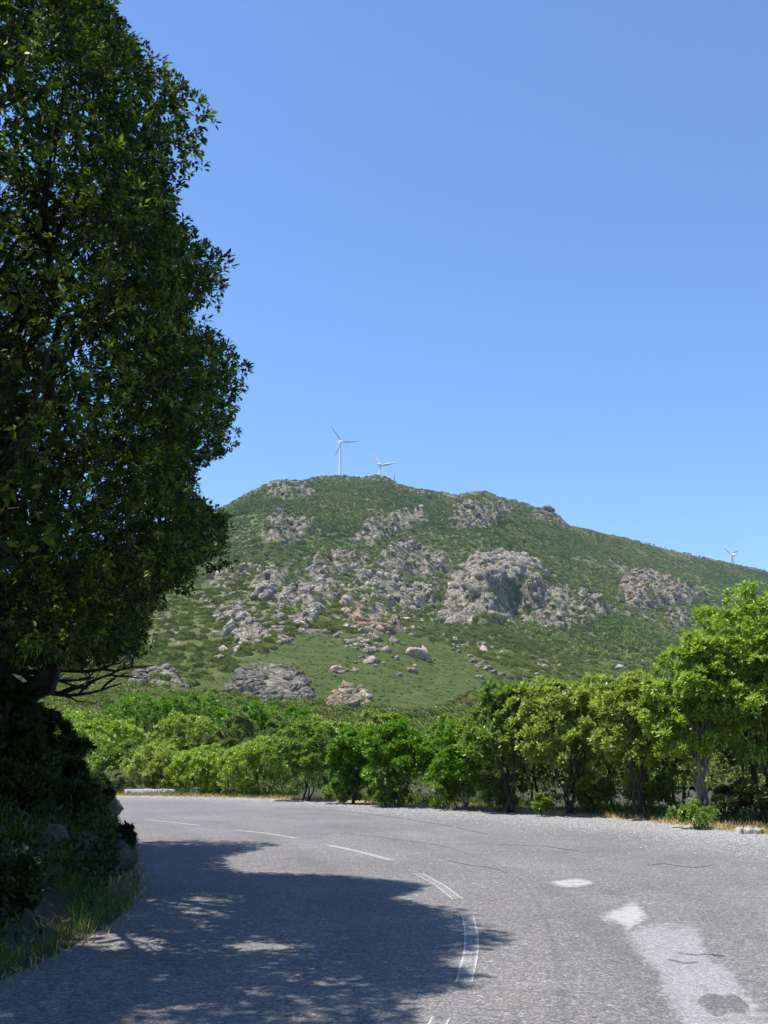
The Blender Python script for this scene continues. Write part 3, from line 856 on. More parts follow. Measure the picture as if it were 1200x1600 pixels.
# verge of dry ground along the outer edge
n_out = np.gradient(o_c, axis=0); n_out = np.stack([n_out[:, 1], -n_out[:, 0]], -1) * -1
n_out = unit(n_out)
if ((i_c[40] - o_c[40]) @ n_out[40]) > 0: n_out = -n_out
rowsv = []
for d_, z_ in ((-0.3, -0.012), (0.0, -0.008), (0.35, 0.03), (0.8, 0.045), (1.25, 0.03), (1.8, -0.07)):
    q = o_c + n_out * (d_ + (fbm(np.arange(NR) / 3.0, np.full(NR, d_ * 3), 8, 3) * 0.18 if d_ > 0 else 0))[..., None] if d_ > 0 else o_c + n_out * d_
    rowsv.append(np.concatenate([q, np.full((NR, 1), z_)], 1))
V = np.stack(rowsv, 1).reshape(-1, 3)
k_ = len(rowsv)
i = np.arange(NR - 1)[:, None] * k_ + np.arange(k_ - 1)[None]
F = np.stack([i, i + 1, i + k_ + 1, i + k_], -1).reshape(-1, 4)
link('road_verge', mesh('road_verge', V, F[:, ::-1], M_verge, True), kind='structure')

# road markings and mended spots are parts of the road
def ribbon(pxs, width, z, mat, name, n=30, frac=4, taper=False):
    c = G([q[0] for q in pxs], [q[1] for q in pxs])[:, :2]
    c = resample(c, n)
    t = unit(np.gradient(c, axis=0)); s = np.stack([-t[:, 1], t[:, 0]], -1)
    cols = np.linspace(-1, 1, 2 * frac + 1)
    Vq = c[:, None] + s[:, None] * cols[None, :, None] * width * 0.5
    V = np.concatenate([Vq, np.full(Vq.shape[:2] + (1,), z)], -1).reshape(-1, 3)
    e = np.repeat(np.abs(cols)[None], n, 0)
    if taper:
        e = (1 - e) * np.minimum(1, np.minimum(np.arange(n), np.arange(n)[::-1]) / 3.0)[:, None]
    m_ = len(cols)
    i = np.arange(n - 1)[:, None] * m_ + np.arange(m_ - 1)[None]
    F = np.stack([i, i + 1, i + m_ + 1, i + m_], -1).reshape(-1, 4)
    return link(name, mesh(name, V, F, mat, False, {'edge': e.ravel()}), road)
ribbon([(225, 1281), (270, 1285), (312, 1290)], 0.12, 0.004, M_paint_full, 'centre_line_dash')
ribbon([(365, 1297), (415, 1302), (464, 1310)], 0.125, 0.004, M_paint_full, 'centre_line_dash')
ribbon([(514, 1321), (565, 1332), (614, 1345)], 0.125, 0.004, M_paint_full, 'centre_line_dash')
ribbon([(654, 1365), (688, 1384), (716, 1406)], 0.13, 0.004, M_paint, 'centre_line_dash')
ribbon([(731, 1431), (737, 1460), (736, 1490), (725, 1535)], 0.125, 0.004, M_paint, 'centre_line_dash')
ribbon([(690, 1590), (660, 1640), (600, 1720)], 0.12, 0.004, M_paint, 'centre_line_dash')
ribbon([(520, 1300), (600, 1308), (700, 1322), (770, 1345), (815, 1375), (845, 1420), (862, 1460), (870, 1500), (878, 1560), (885, 1620)], 0.16, 0.004, M_tar, 'tar_seam', 90, 4, True)
def blob(pxs, z, mat, name, ncell=5):
    c = G([q[0] for q in pxs], [q[1] for q in pxs])[:, :2]
    c = np.vstack([c, c[:1]])
    s_ = np.concatenate([[0], np.cumsum(np.linalg.norm(np.diff(c, axis=0), axis=1))])
    u_ = np.linspace(0, s_[-1], 65)[:-1]
    c = np.stack([np.interp(u_, s_, c[:, 0]), np.interp(u_, s_, c[:, 1])], -1)
    for _ in range(4): c = c * 0.5 + (np.roll(c, 1, 0) + np.roll(c, -1, 0)) * 0.25
    cen = c.mean(0)
    ks = np.array([1.0, 0.85, 0.7, 0.5, 0.25])
    V = (cen + (c[None] - cen) * ks[:, None, None])
    n = len(c)
    zz = np.array([0.0012, z, z, z, z])[:, None, None] * np.ones(V.shape[:2] + (1,))
    V = np.concatenate([V, zz], -1).reshape(-1, 3)
    V = np.vstack([V, [cen[0], cen[1], z]])
    e = np.append(np.repeat(np.array([0.0, 0.4, 0.75, 1.0, 1.0]), n), 1.0)
    T = []
    for a_ in range(4):
        for b_ in range(n):
            p0, p1, p2, p3 = a_ * n + b_, a_ * n + (b_ + 1) % n, (a_ + 1) * n + (b_ + 1) % n, (a_ + 1) * n + b_
            T += [[p0, p1, p2], [p0, p2, p3]]
    T += [[4 * n + b_, 4 * n + (b_ + 1) % n, len(V) - 1] for b_ in range(n)]
    return link(name, mesh(name, V, np.array(T), mat, False, {'edge': e}), road)
o = blob([(846, 1379), (868, 1375), (898, 1371), (918, 1373), (940, 1379), (925, 1384), (902, 1389), (872, 1388)], 0.004, M_patch_white, 'road_patch'); o['label'] = 'small whitish oval patch'
o = blob([(930, 1440), (940, 1424), (965, 1418), (990, 1404), (1004, 1414), (1024, 1436), (1004, 1446), (985, 1462), (960, 1448)], 0.0055, M_patch_white, 'road_patch')
o = blob([(960, 1436), (1000, 1430), (1078, 1430), (1098, 1450), (1112, 1498), (1165, 1520), (1215, 1590), (1280, 1660), (1080, 1690), (1062, 1610), (1020, 1570), (1030, 1530), (985, 1490)], 0.004, M_patch, 'road_patch'); o['label'] = 'long pale worn patch'
o = blob([(1084, 1563), (1106, 1550), (1128, 1556), (1150, 1552), (1176, 1574), (1166, 1590), (1142, 1582), (1120, 1594), (1098, 1580)], 0.007, M_tar, 'tar_mend')
o = blob([(985, 1570), (1010, 1545), (1040, 1560), (1050, 1590), (1020, 1600)], 0.007, M_tar, 'tar_mend')
for pxs in ([(1012, 1352), (1035, 1349), (1060, 1353), (1085, 1356), (1112, 1352)], [(700, 1345), (735, 1352), (770, 1356), (800, 1366)], [(1060, 1490), (1085, 1493), (1110, 1491), (1130, 1494)],
            [(1045, 1500), (1070, 1506), (1090, 1504)], [(430, 1262), (520, 1266), (610, 1276), (700, 1290), (760, 1303)], [(780, 1320), (850, 1322), (905, 1330)]):
    ribbon(pxs, 0.05, 0.0062, M_tar, 'crack', 40, 4, True)
o = blob([(920, 1392), (950, 1388), (985, 1396), (990, 1402), (950, 1402)], 0.004, M_tar, 'tar_mend')

# loose chippings along the outer edge
r = np.random.default_rng(21)
n = 26000
fi = r.uniform(18, NR - 14, n); ii = fi.astype(int); fr = (fi - ii)[:, None]
oc = o_c[ii] * (1 - fr) + o_c[ii + 1] * fr; nn = n_out[ii]
dd = np.abs(r.normal(0, 1.7, n)) * np.interp(oc[:, 0], [-10, 0, 6], [0.4, 0.8, 1.35])
q = oc - nn * (dd - 0.25)[:, None]
keep = (q[:, 1] > 3) & (q[:, 1] < 42)
q = q[keep]; n = len(q)
s = r.uniform(0.006, 0.017, n) * (0.7 + q[:, 1] / 40)
octa = np.array([[1, 0, 0], [-1, 0, 0], [0, 1, 0], [0, -1, 0], [0, 0, 0.7], [0, 0, -0.5]])
of = np.array([[0, 2, 4], [2, 1, 4], [1, 3, 4], [3, 0, 4]])
vv = octa[None] * r.uniform(0.6, 1.3, (n, 6, 1)) * s[:, None, None]
an = r.uniform(0, 6.28, n); ca, sa = np.cos(an), np.sin(an)
vx = vv[..., 0] * ca[:, None] - vv[..., 1] * sa[:, None]; vy = vv[..., 0] * sa[:, None] + vv[..., 1] * ca[:, None]
V = np.stack([vx + q[:, :1], vy + q[:, 1:2], vv[..., 2] + s[:, None] * 0.35 + 0.002], -1).reshape(-1, 3)
F = (np.arange(n)[:, None, None] * 6 + of[None]).reshape(-1, 3)
M_chip, nt, b = newmat('loose chippings')
nt.links.new(ramp(nt, attr(nt, 'tint'), [(0.0, (0.12, 0.115, 0.11)), (0.5, (0.27, 0.258, 0.245)), (1.0, (0.46, 0.44, 0.42))]), b.inputs['Base Color'])
b.inputs['Roughness'].default_value = 0.9
link('loose_gravel', mesh('loose_gravel', V, F, M_chip, False, {'tint': np.repeat(r.random(n), 6)}), kind='stuff', label='pale loose gravel along the outer edge of the road', cat='gravel')

# grass on the verge
def blades(q, h, wd, lean, r, tlo=0, thi=1):
    n = len(q)
    d = unit(np.stack([r.normal(0, lean, n), r.normal(0, lean, n), np.ones(n)], -1))
    nr_ = unit(np.stack([r.normal(size=n), r.normal(size=n), np.zeros(n) + 0.1], -1))
    V, F = leaves(q, d, nr_, h, wd, 0.15, -0.0)
    return V, F, np.repeat(r.uniform(tlo, thi, n), 4)
def verge_pts(n, lo, hi, r, power=1.0):
    fi = r.uniform(10, NR - 14, n); ii = fi.astype(int); fr = (fi - ii)[:, None]
    oc = o_c[ii] * (1 - fr) + o_c[ii + 1] * fr
    q = oc + n_out[ii] * (lo + (hi - lo) * r.random(n) ** power)[:, None]
    q = np.concatenate([q, np.full((n, 1), 0.01)], 1)
    return q[(q[:, 1] > 6) & (q[:, 0] > -22)]
r = np.random.default_rng(31)
q = verge_pts(26000, -0.12, 1.5, r, 1.3)
q = q[vnoise(q[:, 0] * 1.1, q[:, 1] * 1.1, 3) > 0.30]
V, F, t_ = blades(q, r.uniform(0.05, 0.2, len(q)), r.uniform(0.012, 0.03, len(q)), 0.5, r)
link('dry_grass', mesh('dry_grass', V, F, M_drygrass, False, {'tint': t_}), kind='stuff', label='dry yellow grass strip along the outer road edge', cat='dry grass')
q = verge_pts(30000, 0.5, 3.5, r, 1.0)
q = q[vnoise(q[:, 0] * 0.45 + 5, q[:, 1] * 0.45, 13) > 0.42]
V, F, t_ = blades(q, r.uniform(0.1, 0.42, len(q)), r.uniform(0.02, 0.05, len(q)), 0.55, r)
link('green_weeds', mesh('green_weeds', V, F, M_grass, False, {'tint': t_}), kind='stuff', label='green weeds at the foot of the roadside trees', cat='weeds')

def slab(name, px0, px1, pyb, h, dep, lab, seed, tilt=0.0):
    a0, a1 = G(px0, pyb), G(px1, pyb)
    L = np.linalg.norm(a1 - a0); c = (a0 + a1) / 2
    r = np.random.default_rng(seed)
    nx, nz = 14, 4
    xs = np.linspace(-L / 2, L / 2, nx)
    ring = [(-dep / 2, -0.05), (-dep / 2 - 0.01, h * 0.5), (-dep / 2 + 0.02, h * 0.93), (-dep / 2 + 0.06, h), (dep / 2 - 0.06, h), (dep / 2 - 0.02, h * 0.93), (dep / 2, -0.05)]
    V = []
    for k, x in enumerate(xs):
        for (y, z) in ring:
            V.append([x + r.normal(0, 0.008), y + r.normal(0, 0.012), z * (1 + (0.04 * math.sin(k * 1.3))) + (r.normal(0, 0.01) if z > 0 else 0) + tilt * x])
    m_ = len(ring)
    F = []
    for k in range(nx - 1):
        for j in range(m_ - 1):
            p0 = k * m_ + j
            F += [[p0, p0 + m_, p0 + m_ + 1], [p0, p0 + m_ + 1, p0 + 1]]
    for base in (0, (nx - 1) * m_):
        for j in range(1, m_ - 1):
            t3 = [base, base + j, base + j + 1]
            F.append(t3 if base == 0 else t3[::-1])
    o = link(name, mesh(name, np.array(V), np.array(F), M_stone), None, c, None, lab, 'stone block')
    o.rotation_euler.z = math.atan2(a1[1] - a0[1], a1[0] - a0[0])
    return o
slab('stone_block', 196, 272, 1243.5, 0.26, 0.4, 'long low stone block at the far road edge in front of the bushes', 1)
slab('stone_block', 1153, 1190, 1302, 0.11, 0.3, 'pale flat stone at the verge under the tall right-hand tree', 2, -0.03)
slab('stone_block', 1076, 1102, 1293, 0.05, 0.25, 'small white stone lying flat in the dry grass', 3)

# ------------------------------------------------------------------ the bank on the left
NB = 150
ib = resample(inner, NB)
tb = unit(np.gradient(ib, axis=0)); nb = np.stack([-tb[:, 1], tb[:, 0]], -1)
if ((o_c[70] - ib[70]) @ nb[70]) > 0: nb = -nb
prof = [(-0.25, -0.03), (0.02, 0.0), (0.3, 0.10), (0.6, 0.32), (0.9, 0.72), (1.2, 1.1), (1.6, 1.45), (2.2, 1.75), (3.0, 2.05), (4.5, 2.4), (7, 2.7), (12, 3.2), (20, 3.8)]
pd = np.interp(np.linspace(0, 1, 44) ** 1.6 * 20.25 - 0.25, [q[0] for q in prof], [q[0] for q in prof])
pz = np.interp(pd, [q[0] for q in prof], [q[1] for q in prof])
Q = ib[:, None] + nb[:, None] * pd[None, :, None]
yb = ib[:, 1]
hf = np.interp(yb, [-18, 0, 5, 9, 13, 18, 24, 28, 34], [0.5, 0.5, 0.55, 0.7, 0.9, 1.0, 1.0, 0.9, 0.9])[:, None]
nzb = fbm(Q[..., 0] / 1.1, Q[..., 1] / 1.1, 40, 4)
Zb = pz[None] * hf + nzb * np.clip(pd, 0, 1.0)[None] * 0.32 * (pd > 0.1)[None]
V = np.concatenate([Q, Zb[..., None]], -1).reshape(-1, 3)
nb_ = len(pd)
i = np.arange(NB - 1)[:, None] * nb_ + np.arange(nb_ - 1)[None]
F = np.stack([i, i + nb_, i + nb_ + 1, i + 1], -1).reshape(-1, 4)
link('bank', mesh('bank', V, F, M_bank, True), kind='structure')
bank_pts = V.reshape(NB, nb_, 3)
def bank_z(x, y):
    d = (bank_pts[..., 0] - x) ** 2 + (bank_pts[..., 1] - y) ** 2
    k = np.unravel_index(np.argmin(d), d.shape)
    return float(bank_pts[k][2]) if d[k] < 4 else 0.0

def bank_rock(x, y, size, seed, lab, dz=0.0, sq=(1, 1, 1)):
    r = np.random.default_rng(seed)
    v = jag(boulder_shape(I3, seed, 9, 0.35), seed, 0.03) * np.array(sq) * size * 0.5 @ rotm(r).T
    z = max(bank_z(x, y), 0) + dz
    return link('rock', mesh('rock', v, I3[1], M_rock_near, False), None, (x, y, z), None, lab, 'rock', 'rocks in the left bank')
c = G(158, 1296); bank_rock(c[0] - 0.4, c[1] + 0.4, 1.25, 61, 'large shaded rock bulging into the road at the corner of the bank', 0.15, (1, 1, 0.95))
c = G(178, 1372); bank_rock(c[0] - 0.1, c[1] + 0.1, 0.55, 63, 'small grey rock low in the shaded bank, nearest the road', -0.05, (1.1, 0.9, 0.8))
c = G(60, 1420); bank_rock(c[0] - 0.2, c[1] + 0.2, 0.6, 64, 'small dark rock low in the bank left of the sunlit grass', -0.1, (1.2, 0.9, 0.8))

# ------------------------------------------------------------------ the big tree on the left
SIL = [(176, -40), (181, 0), (194, 30), (218, 44), (242, 84), (258, 100), (286, 104), (312, 122), (328, 150), (339, 185), (332, 215), (320, 232), (332, 262), (326, 276), (286, 292), (272, 318), (289, 350), (327, 366), (353, 384), (370, 425), (365, 458), (345, 468), (303, 486), (297, 505), (349, 524), (377, 545), (401, 562), (409, 596), (387, 618), (365, 640), (379, 660), (401, 690), (389, 706), (327, 720), (297, 738), (317, 772), (355, 796), (365, 826), (383, 856), (353, 878), (324, 906), (286, 930), (244, 948), (234, 975), (258, 1000), (254, 1020), (218, 1034), (168, 1042), (118, 1048), (68, 1054), (-700, 1090), (-3000, 1000), (-3000, -4000), (158, -4000)]
SHA = [(120, 1282), (190, 1284), (330, 1293), (440, 1320), (350, 1342), (370, 1362), (520, 1366), (690, 1382), (610, 1404), (735, 1424), (806, 1470), (708, 1500), (776, 1540), (675, 1560), (668, 1600)]
sh_w = G([q[0] for q in SHA], [q[1] for q in SHA])[:, :2]
sh_poly = [tuple(q) for q in np.vstack([sh_w, [[-0.1, 5.2], [-0.6, 4.0], [-2.0, 1.5], [-5, -3], [-30, -3], [-30, 24]]])]
r = np.random.default_rng(41)
CEN = np.array([-6.2, 12.8, 8.4]); RAD = np.array([7.6, 7.6, 8.8])
def crown_ok(c, s, k=1.0):
    ok = np.ones(len(c), bool)
    for dx, dy, dz in ((0, 0, 0), (1, 0, 0), (-1, 0, 0), (0, 0, 1), (0, 0, -1), (.7, 0, .7), (.7, 0, -.7), (-.7, 0, -.7), (0, 1, 0), (0, -1, 0), (.7, -.7, 0), (.7, .7, 0)):
        p_ = c + np.array([dx, dy, dz]) * s[:, None] * k
        px, py, d = project(p_)
        inv = inside(SIL, px, py)
        ok &= inv & (d > 7.0)
        g_ = p_ - SUN_DIR * (p_[:, 2] / SUN_DIR[2])[:, None]
        ok &= inside(sh_poly, g_[:, 0], g_[:, 1])
    return ok
n = 260000
c = rdir(n, r) * r.random((n, 1)) ** 0.36 * RAD + CEN
s = r.uniform(0.20, 0.85, n) ** 1.0
ok = crown_ok(c, s) & (c[:, 2] > 2.3)
# gaps that let the sun through to the grass on the bank and speckle the road
for (hx_, hy_, hz_, hr) in ((140, 1405, 0.35, 0.25), (345, 1428, 0, 0.05), (80, 1592, 0, 0.07), (390, 1485, 0, 0.06),
                            (300, 1405, 0, 0.06), (200, 1585, 0, 0.05), (470, 1475, 0, 0.05), (520, 1532, 0, 0.05)):
    g0 = G(hx_, hy_, hz_)
    q_ = c - SUN_DIR * ((c[:, 2] - hz_) / SUN_DIR[2])[:, None] - g0
    perp = q_ - (q_ @ SUN_DIR)[:, None] * SUN_DIR
    ok &= np.linalg.norm(perp, axis=1) > hr + s * 0.95
c, s = c[ok], s[ok]
def seg_dist(poly, x, y, closed=False):
    d = np.full(len(x), 1e9)
    for i_ in range(len(poly) - 1):
        p0 = np.array(poly[i_], float); p1 = np.array(poly[i_ + 1], float)
        v_ = p1 - p0; L2 = (v_ ** 2).sum()
        t_ = np.clip(((x - p0[0]) * v_[0] + (y - p0[1]) * v_[1]) / L2, 0, 1)
        d = np.minimum(d, np.hypot(x - p0[0] - t_ * v_[0], y - p0[1] - t_ * v_[1]))
    return d
px, py, dd_ = project(c)
d1 = seg_dist(SIL[:50], px, py) * dd_ / 1600
g_ = c - SUN_DIR * (c[:, 2] / SUN_DIR[2])[:, None]
d2 = seg_dist(sh_w, g_[:, 0], g_[:, 1])
d2 = d2 * 0.7
sel = []
def fill(idx, cap, lim):
    m0 = len(sel)
    for k in idx:
        if len(sel) - m0 >= cap: break
        if sel:
            dist = np.linalg.norm(c[sel] - c[k], axis=1)
            if (dist < lim * (s[sel] + s[k])).any(): continue
        sel.append(int(k))
e1 = np.where((d1 < s * 1.6) & (px > 20) & (py > -60))[0]
fill(e1, 420, 0.40)
n1 = len(sel)
e2 = np.where(d2 < s * 1.3)[0]
fill(e2, 160, 0.45)
n2 = len(sel)
fill(np.arange(len(c)), 820, 0.44)
INNER = np.arange(len(sel)) >= n2
LOBES, LS = c[sel], s[sel]
print('big tree lobes', n1, n2, len(LOBES), 'of', len(c))
parts_ = []
for inner_ in (False, True):
    tp, tn = [], []
    for c_, s_, f_ in zip(LOBES, LS, INNER):
        if f_ != inner_: continue
        m_ = int(44 * s_ ** 1.8 / 0.36 + 10) if not inner_ else int(34 * s_ ** 1.8 / 0.36 + 7)
        d = unit(rdir(m_, r) + np.array([0, 0, 0.25]))
        tp.append(c_ + d * s_ * (0.72 + 0.33 * r.random((m_, 1)))); tn.append(d)
    tp, tn = np.vstack(tp), np.vstack(tn)
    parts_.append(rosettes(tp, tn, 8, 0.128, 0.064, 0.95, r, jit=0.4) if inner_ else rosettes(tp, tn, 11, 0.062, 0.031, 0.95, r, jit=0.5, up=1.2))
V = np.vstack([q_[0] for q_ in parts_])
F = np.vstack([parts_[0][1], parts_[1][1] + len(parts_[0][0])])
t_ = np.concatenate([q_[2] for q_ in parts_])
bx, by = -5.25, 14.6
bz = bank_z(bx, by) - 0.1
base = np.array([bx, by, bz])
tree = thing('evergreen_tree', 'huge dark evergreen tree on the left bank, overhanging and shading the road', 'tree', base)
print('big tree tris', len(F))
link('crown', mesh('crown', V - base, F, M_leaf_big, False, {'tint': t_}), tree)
top_ = np.array([-6.6, 13.4, 13.0])
tr = bend(base, top_, 16, 0.035, 0, r)
trad = np.interp(np.linspace(0, 1, 16), [0, 0.08, 0.5, 1], [0.34, 0.26, 0.18, 0.05])
link('trunk', tubes_mesh('trunk', [(tr - base, trad)], M_bark, 12), tree)
st2 = bend(base + np.array([-0.3, -0.2, 0.1]), np.array([-8.5, 12.0, 9.5]), 12, 0.05, 0, r)
link('trunk', tubes_mesh('trunk', [(st2 - base, np.linspace(0.26, 0.06, 12))], M_bark, 10), tree)
order = r.permutation(len(LOBES))[:46]
for k in order:
    tgt = LOBES[k]
    ti = int(np.clip((tgt[2] - bz) / (13 - bz) * 16 - 3, 1, 13))
    a0 = tr[ti]
    L = np.linalg.norm(tgt - a0)
    p_ = bend(a0, tgt, 9, 0.07, 0.06, r)
    seg = [(p_ - base, np.linspace(min(0.09, 0.022 * L + 0.01), 0.012, 9))]
    near = np.argsort(np.linalg.norm(LOBES - tgt, axis=1))[1:4]
    for q_ in near:
        seg.append((bend(p_[5], LOBES[q_], 6, 0.08, 0.03, r) - base, np.linspace(0.02, 0.007, 6)))
    link('branch', tubes_mesh('branch', seg, M_bark, 6), tree)
# the low bare limbs under the crown
for pts_ in ([(35, 1052, 14.4), (90, 1045, 14.2), (140, 1050, 14.0), (190, 1046, 13.9), (245, 1040, 13.8)],
             [(40, 1095, 14.4), (95, 1082, 14.2), (140, 1070, 14.0), (175, 1052, 13.8), (205, 1036, 13.7)],
             [(40, 1062, 14.3), (80, 1062, 14.2), (115, 1066, 14.1), (150, 1058, 14.0)],
             [(45, 1082, 14.4), (100, 1086, 14.2), (150, 1084, 14.0), (190, 1066, 13.9)]):
    q = np.array([P(*z_) for z_ in pts_])
    q = resample(np.vstack([[tr[2]], q]), 14) + r.normal(0, 0.012, (14, 3))
    seg = [(q - base, np.linspace(0.05, 0.008, 14))]
    for k in (5, 7, 9, 11):
        e = q[k] + np.array([r.uniform(0.1, 0.6), r.uniform(-.3, .3), r.uniform(-0.15, 0.4)])
        seg.append((bend(q[k], e, 7, 0.1, 0, r) - base, np.linspace(0.02, 0.005, 7)))
    link('branch', tubes_mesh('branch', seg, M_bark, 6), tree)

# ------------------------------------------------------------------ trees and shrubs beyond the road
def plant(name, lab, cat, group, px_c, py_top, half_px, Y, mat, seed, bottom=0.0, stems=3, leaf=0.1, tufts=1300, per=11, bark=None,
          zbase=None, depth=1.0, lobes=22, bare=0, cone=0.55, lean=0.0, skirt=0.0):
    r = np.random.default_rng(seed)
    a, e = ray(px_c, py_top)
    x = float(a * Y)
    zt = float(EYE + e * Y)
    if zbase is None:
        zbase = float(max(-0.05, zh(np.array([x / Y]), np.array([Y]))[0])) if Y > Y_NEAR else -0.03
    H = max(zt - zbase, 0.6)
    d = Y * CT + (zt - EYE) * ST
    rx = half_px * d / 1600.0
    base = np.array([x, Y, zbase])
    root = thing(name, lab, cat, base, group)
    zb = H * bottom
    ch = H - zb
    # lobes fill a dome: more and larger ones near the top
    C, S = [], []
    k = 0
    while len(C) < lobes and k < 4000:
        k += 1
        d_ = rdir(1, r)[0] * r.random() ** 0.30
        if d_[2] < -0.75: continue
        s_ = r.uniform(0.24, 0.42) * min(rx, ch * 0.9)
        hz = (d_[2] * 0.5 + 0.5)
        wid = 1.0 - cone * max(0.0, hz - 0.45) ** 1.5
        c_ = np.array([d_[0] * (rx - s_ * 0.7) * wid, d_[1] * (rx * depth - s_ * 0.7) * wid, zb + s_ * 0.8 + hz * max(ch - 1.75 * s_, 0.05)])
        if C and min(np.linalg.norm(np.array(C) - c_, axis=1) / (np.array(S) + s_)) < 0.42: continue
        C.append(c_); S.append(s_)
    C, S = np.array(C), np.array(S)
    area = S ** 2; area = area / area.sum()
    tp, tn = [], []
    for c_, s_, w_ in zip(C, S, area):
        m_ = int(tufts * w_) + 4
        nc = max(4, m_ // 10)
        dc = rdir(nc, r)
        dc[:, 2] = np.where((dc[:, 2] < -0.25) & (r.random(nc) < 0.7), -dc[:, 2], dc[:, 2])
        cc = c_ + dc * s_ * (0.66 + 0.36 * r.random((nc, 1)))
        rc = s_ * r.uniform(0.2, 0.34, nc)
        ci = r.integers(0, nc, m_)
        do = unit(rdir(m_, r) + dc[ci] * 0.7 + np.array([0, 0, 0.75]))
        tp.append(cc[ci] + do * rc[ci][:, None]); tn.append(do)
    tp, tn = np.vstack(tp), np.vstack(tn)
    # drop tufts buried deep inside other lobes
    dmin = np.full(len(tp), 9.0)
    for c_, s_ in zip(C, S): dmin = np.minimum(dmin, np.linalg.norm(tp - c_, axis=1) / s_)
    keep = (dmin > 0.62) | (r.random(len(tp)) < 0.25)
    tp, tn = tp[keep], tn[keep]
    tp[:, 2] = np.maximum(tp[:, 2], 0.05)
    V, F, t_ = rosettes(tp, tn, per, leaf * 1.45, leaf * 0.75, 0.9, r, up=1.3, nj=0.4)
    link('crown' if bottom > 0.05 else 'foliage', mesh('crown', V, F, mat, False, {'tint': t_}), root)
    bk = bark or M_bark
    if stems:
        for s_i in range(stems):
            an = s_i / stems * 6.28 + r.uniform(0, 1)
            b0 = np.array([math.cos(an) * rx * 0.10, math.sin(an) * rx * 0.10, -0.05])
            tgt = C[int(r.integers(len(C)))] * np.array([0.6, 0.6, 1.0])
            tgt[2] = max(tgt[2], H * 0.6)
            p_ = bend(b0, tgt, 10, 0.075, 0.0, r)
            rt = 0.02 * H ** 0.9 / stems ** 0.3
            seg = [(p_, np.linspace(rt, rt * 0.35, 10))]
            link('trunk', tubes_mesh('trunk', seg, bk, 8), root)
            for q_ in np.argsort(np.linalg.norm(C - tgt, axis=1))[:4]:
                f_ = int(r.integers(4, 8))
                seg = [(bend(p_[f_], C[q_], 7, 0.09, 0.02, r), np.linspace(rt * 0.5, rt * 0.12, 7))]
                for _ in range(bare):
                    e_ = C[q_] + rdir(1, r)[0] * S[q_] * 0.9
                    seg.append((bend(seg[0][0][4], e_, 5, 0.1, 0, r), np.linspace(rt * 0.2, rt * 0.05, 5)))
                link('branch', tubes_mesh('branch', seg, bk, 5), root)
    return root

TG = 'trees along the outer verge'
BG = 'bushes on the slope beyond the bend'
def row_tree(lab, px_c, top, half, Y, mat, seed, bottom, stems, tufts, bark=None, depth=1.0, lobes=26, bare=0, leaf=0.075):
    return plant('roadside_tree', lab, 'tree', TG, px_c, top, half, Y, mat, seed, bottom, stems, leaf * 1.1, int(tufts * 2.0), 8, bark, None, depth, lobes, bare, 0.4)
def row_shrub(lab, px_c, top, half, Y, mat, seed, bottom, stems, tufts, bark=None, lobes=20, bare=0, leaf=0.07):
    return plant('roadside_shrub', lab, 'shrub', TG, px_c, top, half, Y, mat, seed, bottom, stems, leaf * 1.1, int(tufts * 1.3), 9, bark, None, 0.9, lobes, bare)
def slope_bush(lab, px_c, top, half, Y, mat, seed, tufts=1100, leaf=0.085, lobes=22):
    return plant('slope_bush', lab, 'bush', BG, px_c, top, half, Y, mat, seed, 0.0, 2, leaf * 1.1, int(tufts * 1.6), 7, None, None, 0.9, lobes)
row_tree('tall bright yellow-green tree at the right picture edge, highest of the roadside trees', 1178, 916, 122, 26.5, M_leaf_yellow, 1, 0.16, 4, 3600, None, 0.9, 44)
row_tree('yellow-green tree with round crown leaning in front of the tallest roadside tree', 1072, 985, 74, 26.0, M_leaf_yellow, 2, 0.20, 3, 1700, M_bark_pale, 0.9, 26)
row_tree('yellow-green tree cut off by the right picture edge', 1275, 915, 100, 25.5, M_leaf_yellow, 3, 0.30, 3, 1500, None, 0.9, 24)
row_tree('thin tree with tangled bare grey twigs between the tall tree and the broad olive tree', 985, 1046, 74, 27.5, M_leaf_olive, 4, 0.20, 4, 1700, M_bark, 1.0, 24, 4)
row_tree('broad olive-green tree with the highest crown in the middle of the row', 882, 1040, 98, 29.5, M_leaf_olive, 5, 0.16, 5, 2600, None, 1.0, 34, 1)
row_tree('olive-green tree with forked dark trunks left of the broad olive tree', 790, 1068, 72, 30.5, M_leaf_mid, 6, 0.17, 4, 1900, M_bark, 1.0, 26, 1)
row_tree('half-hidden olive tree filling the gap behind the twiggy tree', 940, 1062, 80, 33.0, M_leaf_olive, 31, 0.1, 3, 1500, None, 1.0, 24)
row_tree('half-hidden green tree behind the leaning yellow-green tree', 1045, 1040, 80, 31.0, M_leaf_mid, 32, 0.1, 3, 1500, None, 1.0, 24)
row_tree('half-hidden dark tree behind the tallest roadside tree', 1170, 1010, 95, 31.0, M_leaf_dusk, 33, 0.05, 3, 1500, None, 1.0, 24)
row_tree('half-hidden dark tree behind the forked dark trunks', 835, 1100, 80, 34.0, M_leaf_dusk, 34, 0.05, 3, 1300, None, 1.0, 22)
row_shrub('vivid green flat-topped shrub between the forked trees and the vivid twin shrub', 722, 1128, 58, 32.0, M_leaf_bright, 7, 0.14, 4, 1700, M_bark_pale, 22, 1)
row_shrub('tall vivid green shrub with bleached bare branches at its foot', 624, 1120, 66, 34.0, M_leaf_bright, 8, 0.15, 4, 2000, M_bark_pale, 26, 2)
row_shrub('narrow green shrub left of the tall vivid shrub', 552, 1138, 44, 35.5, M_leaf_bright, 9, 0.05, 3, 1300, None, 18)
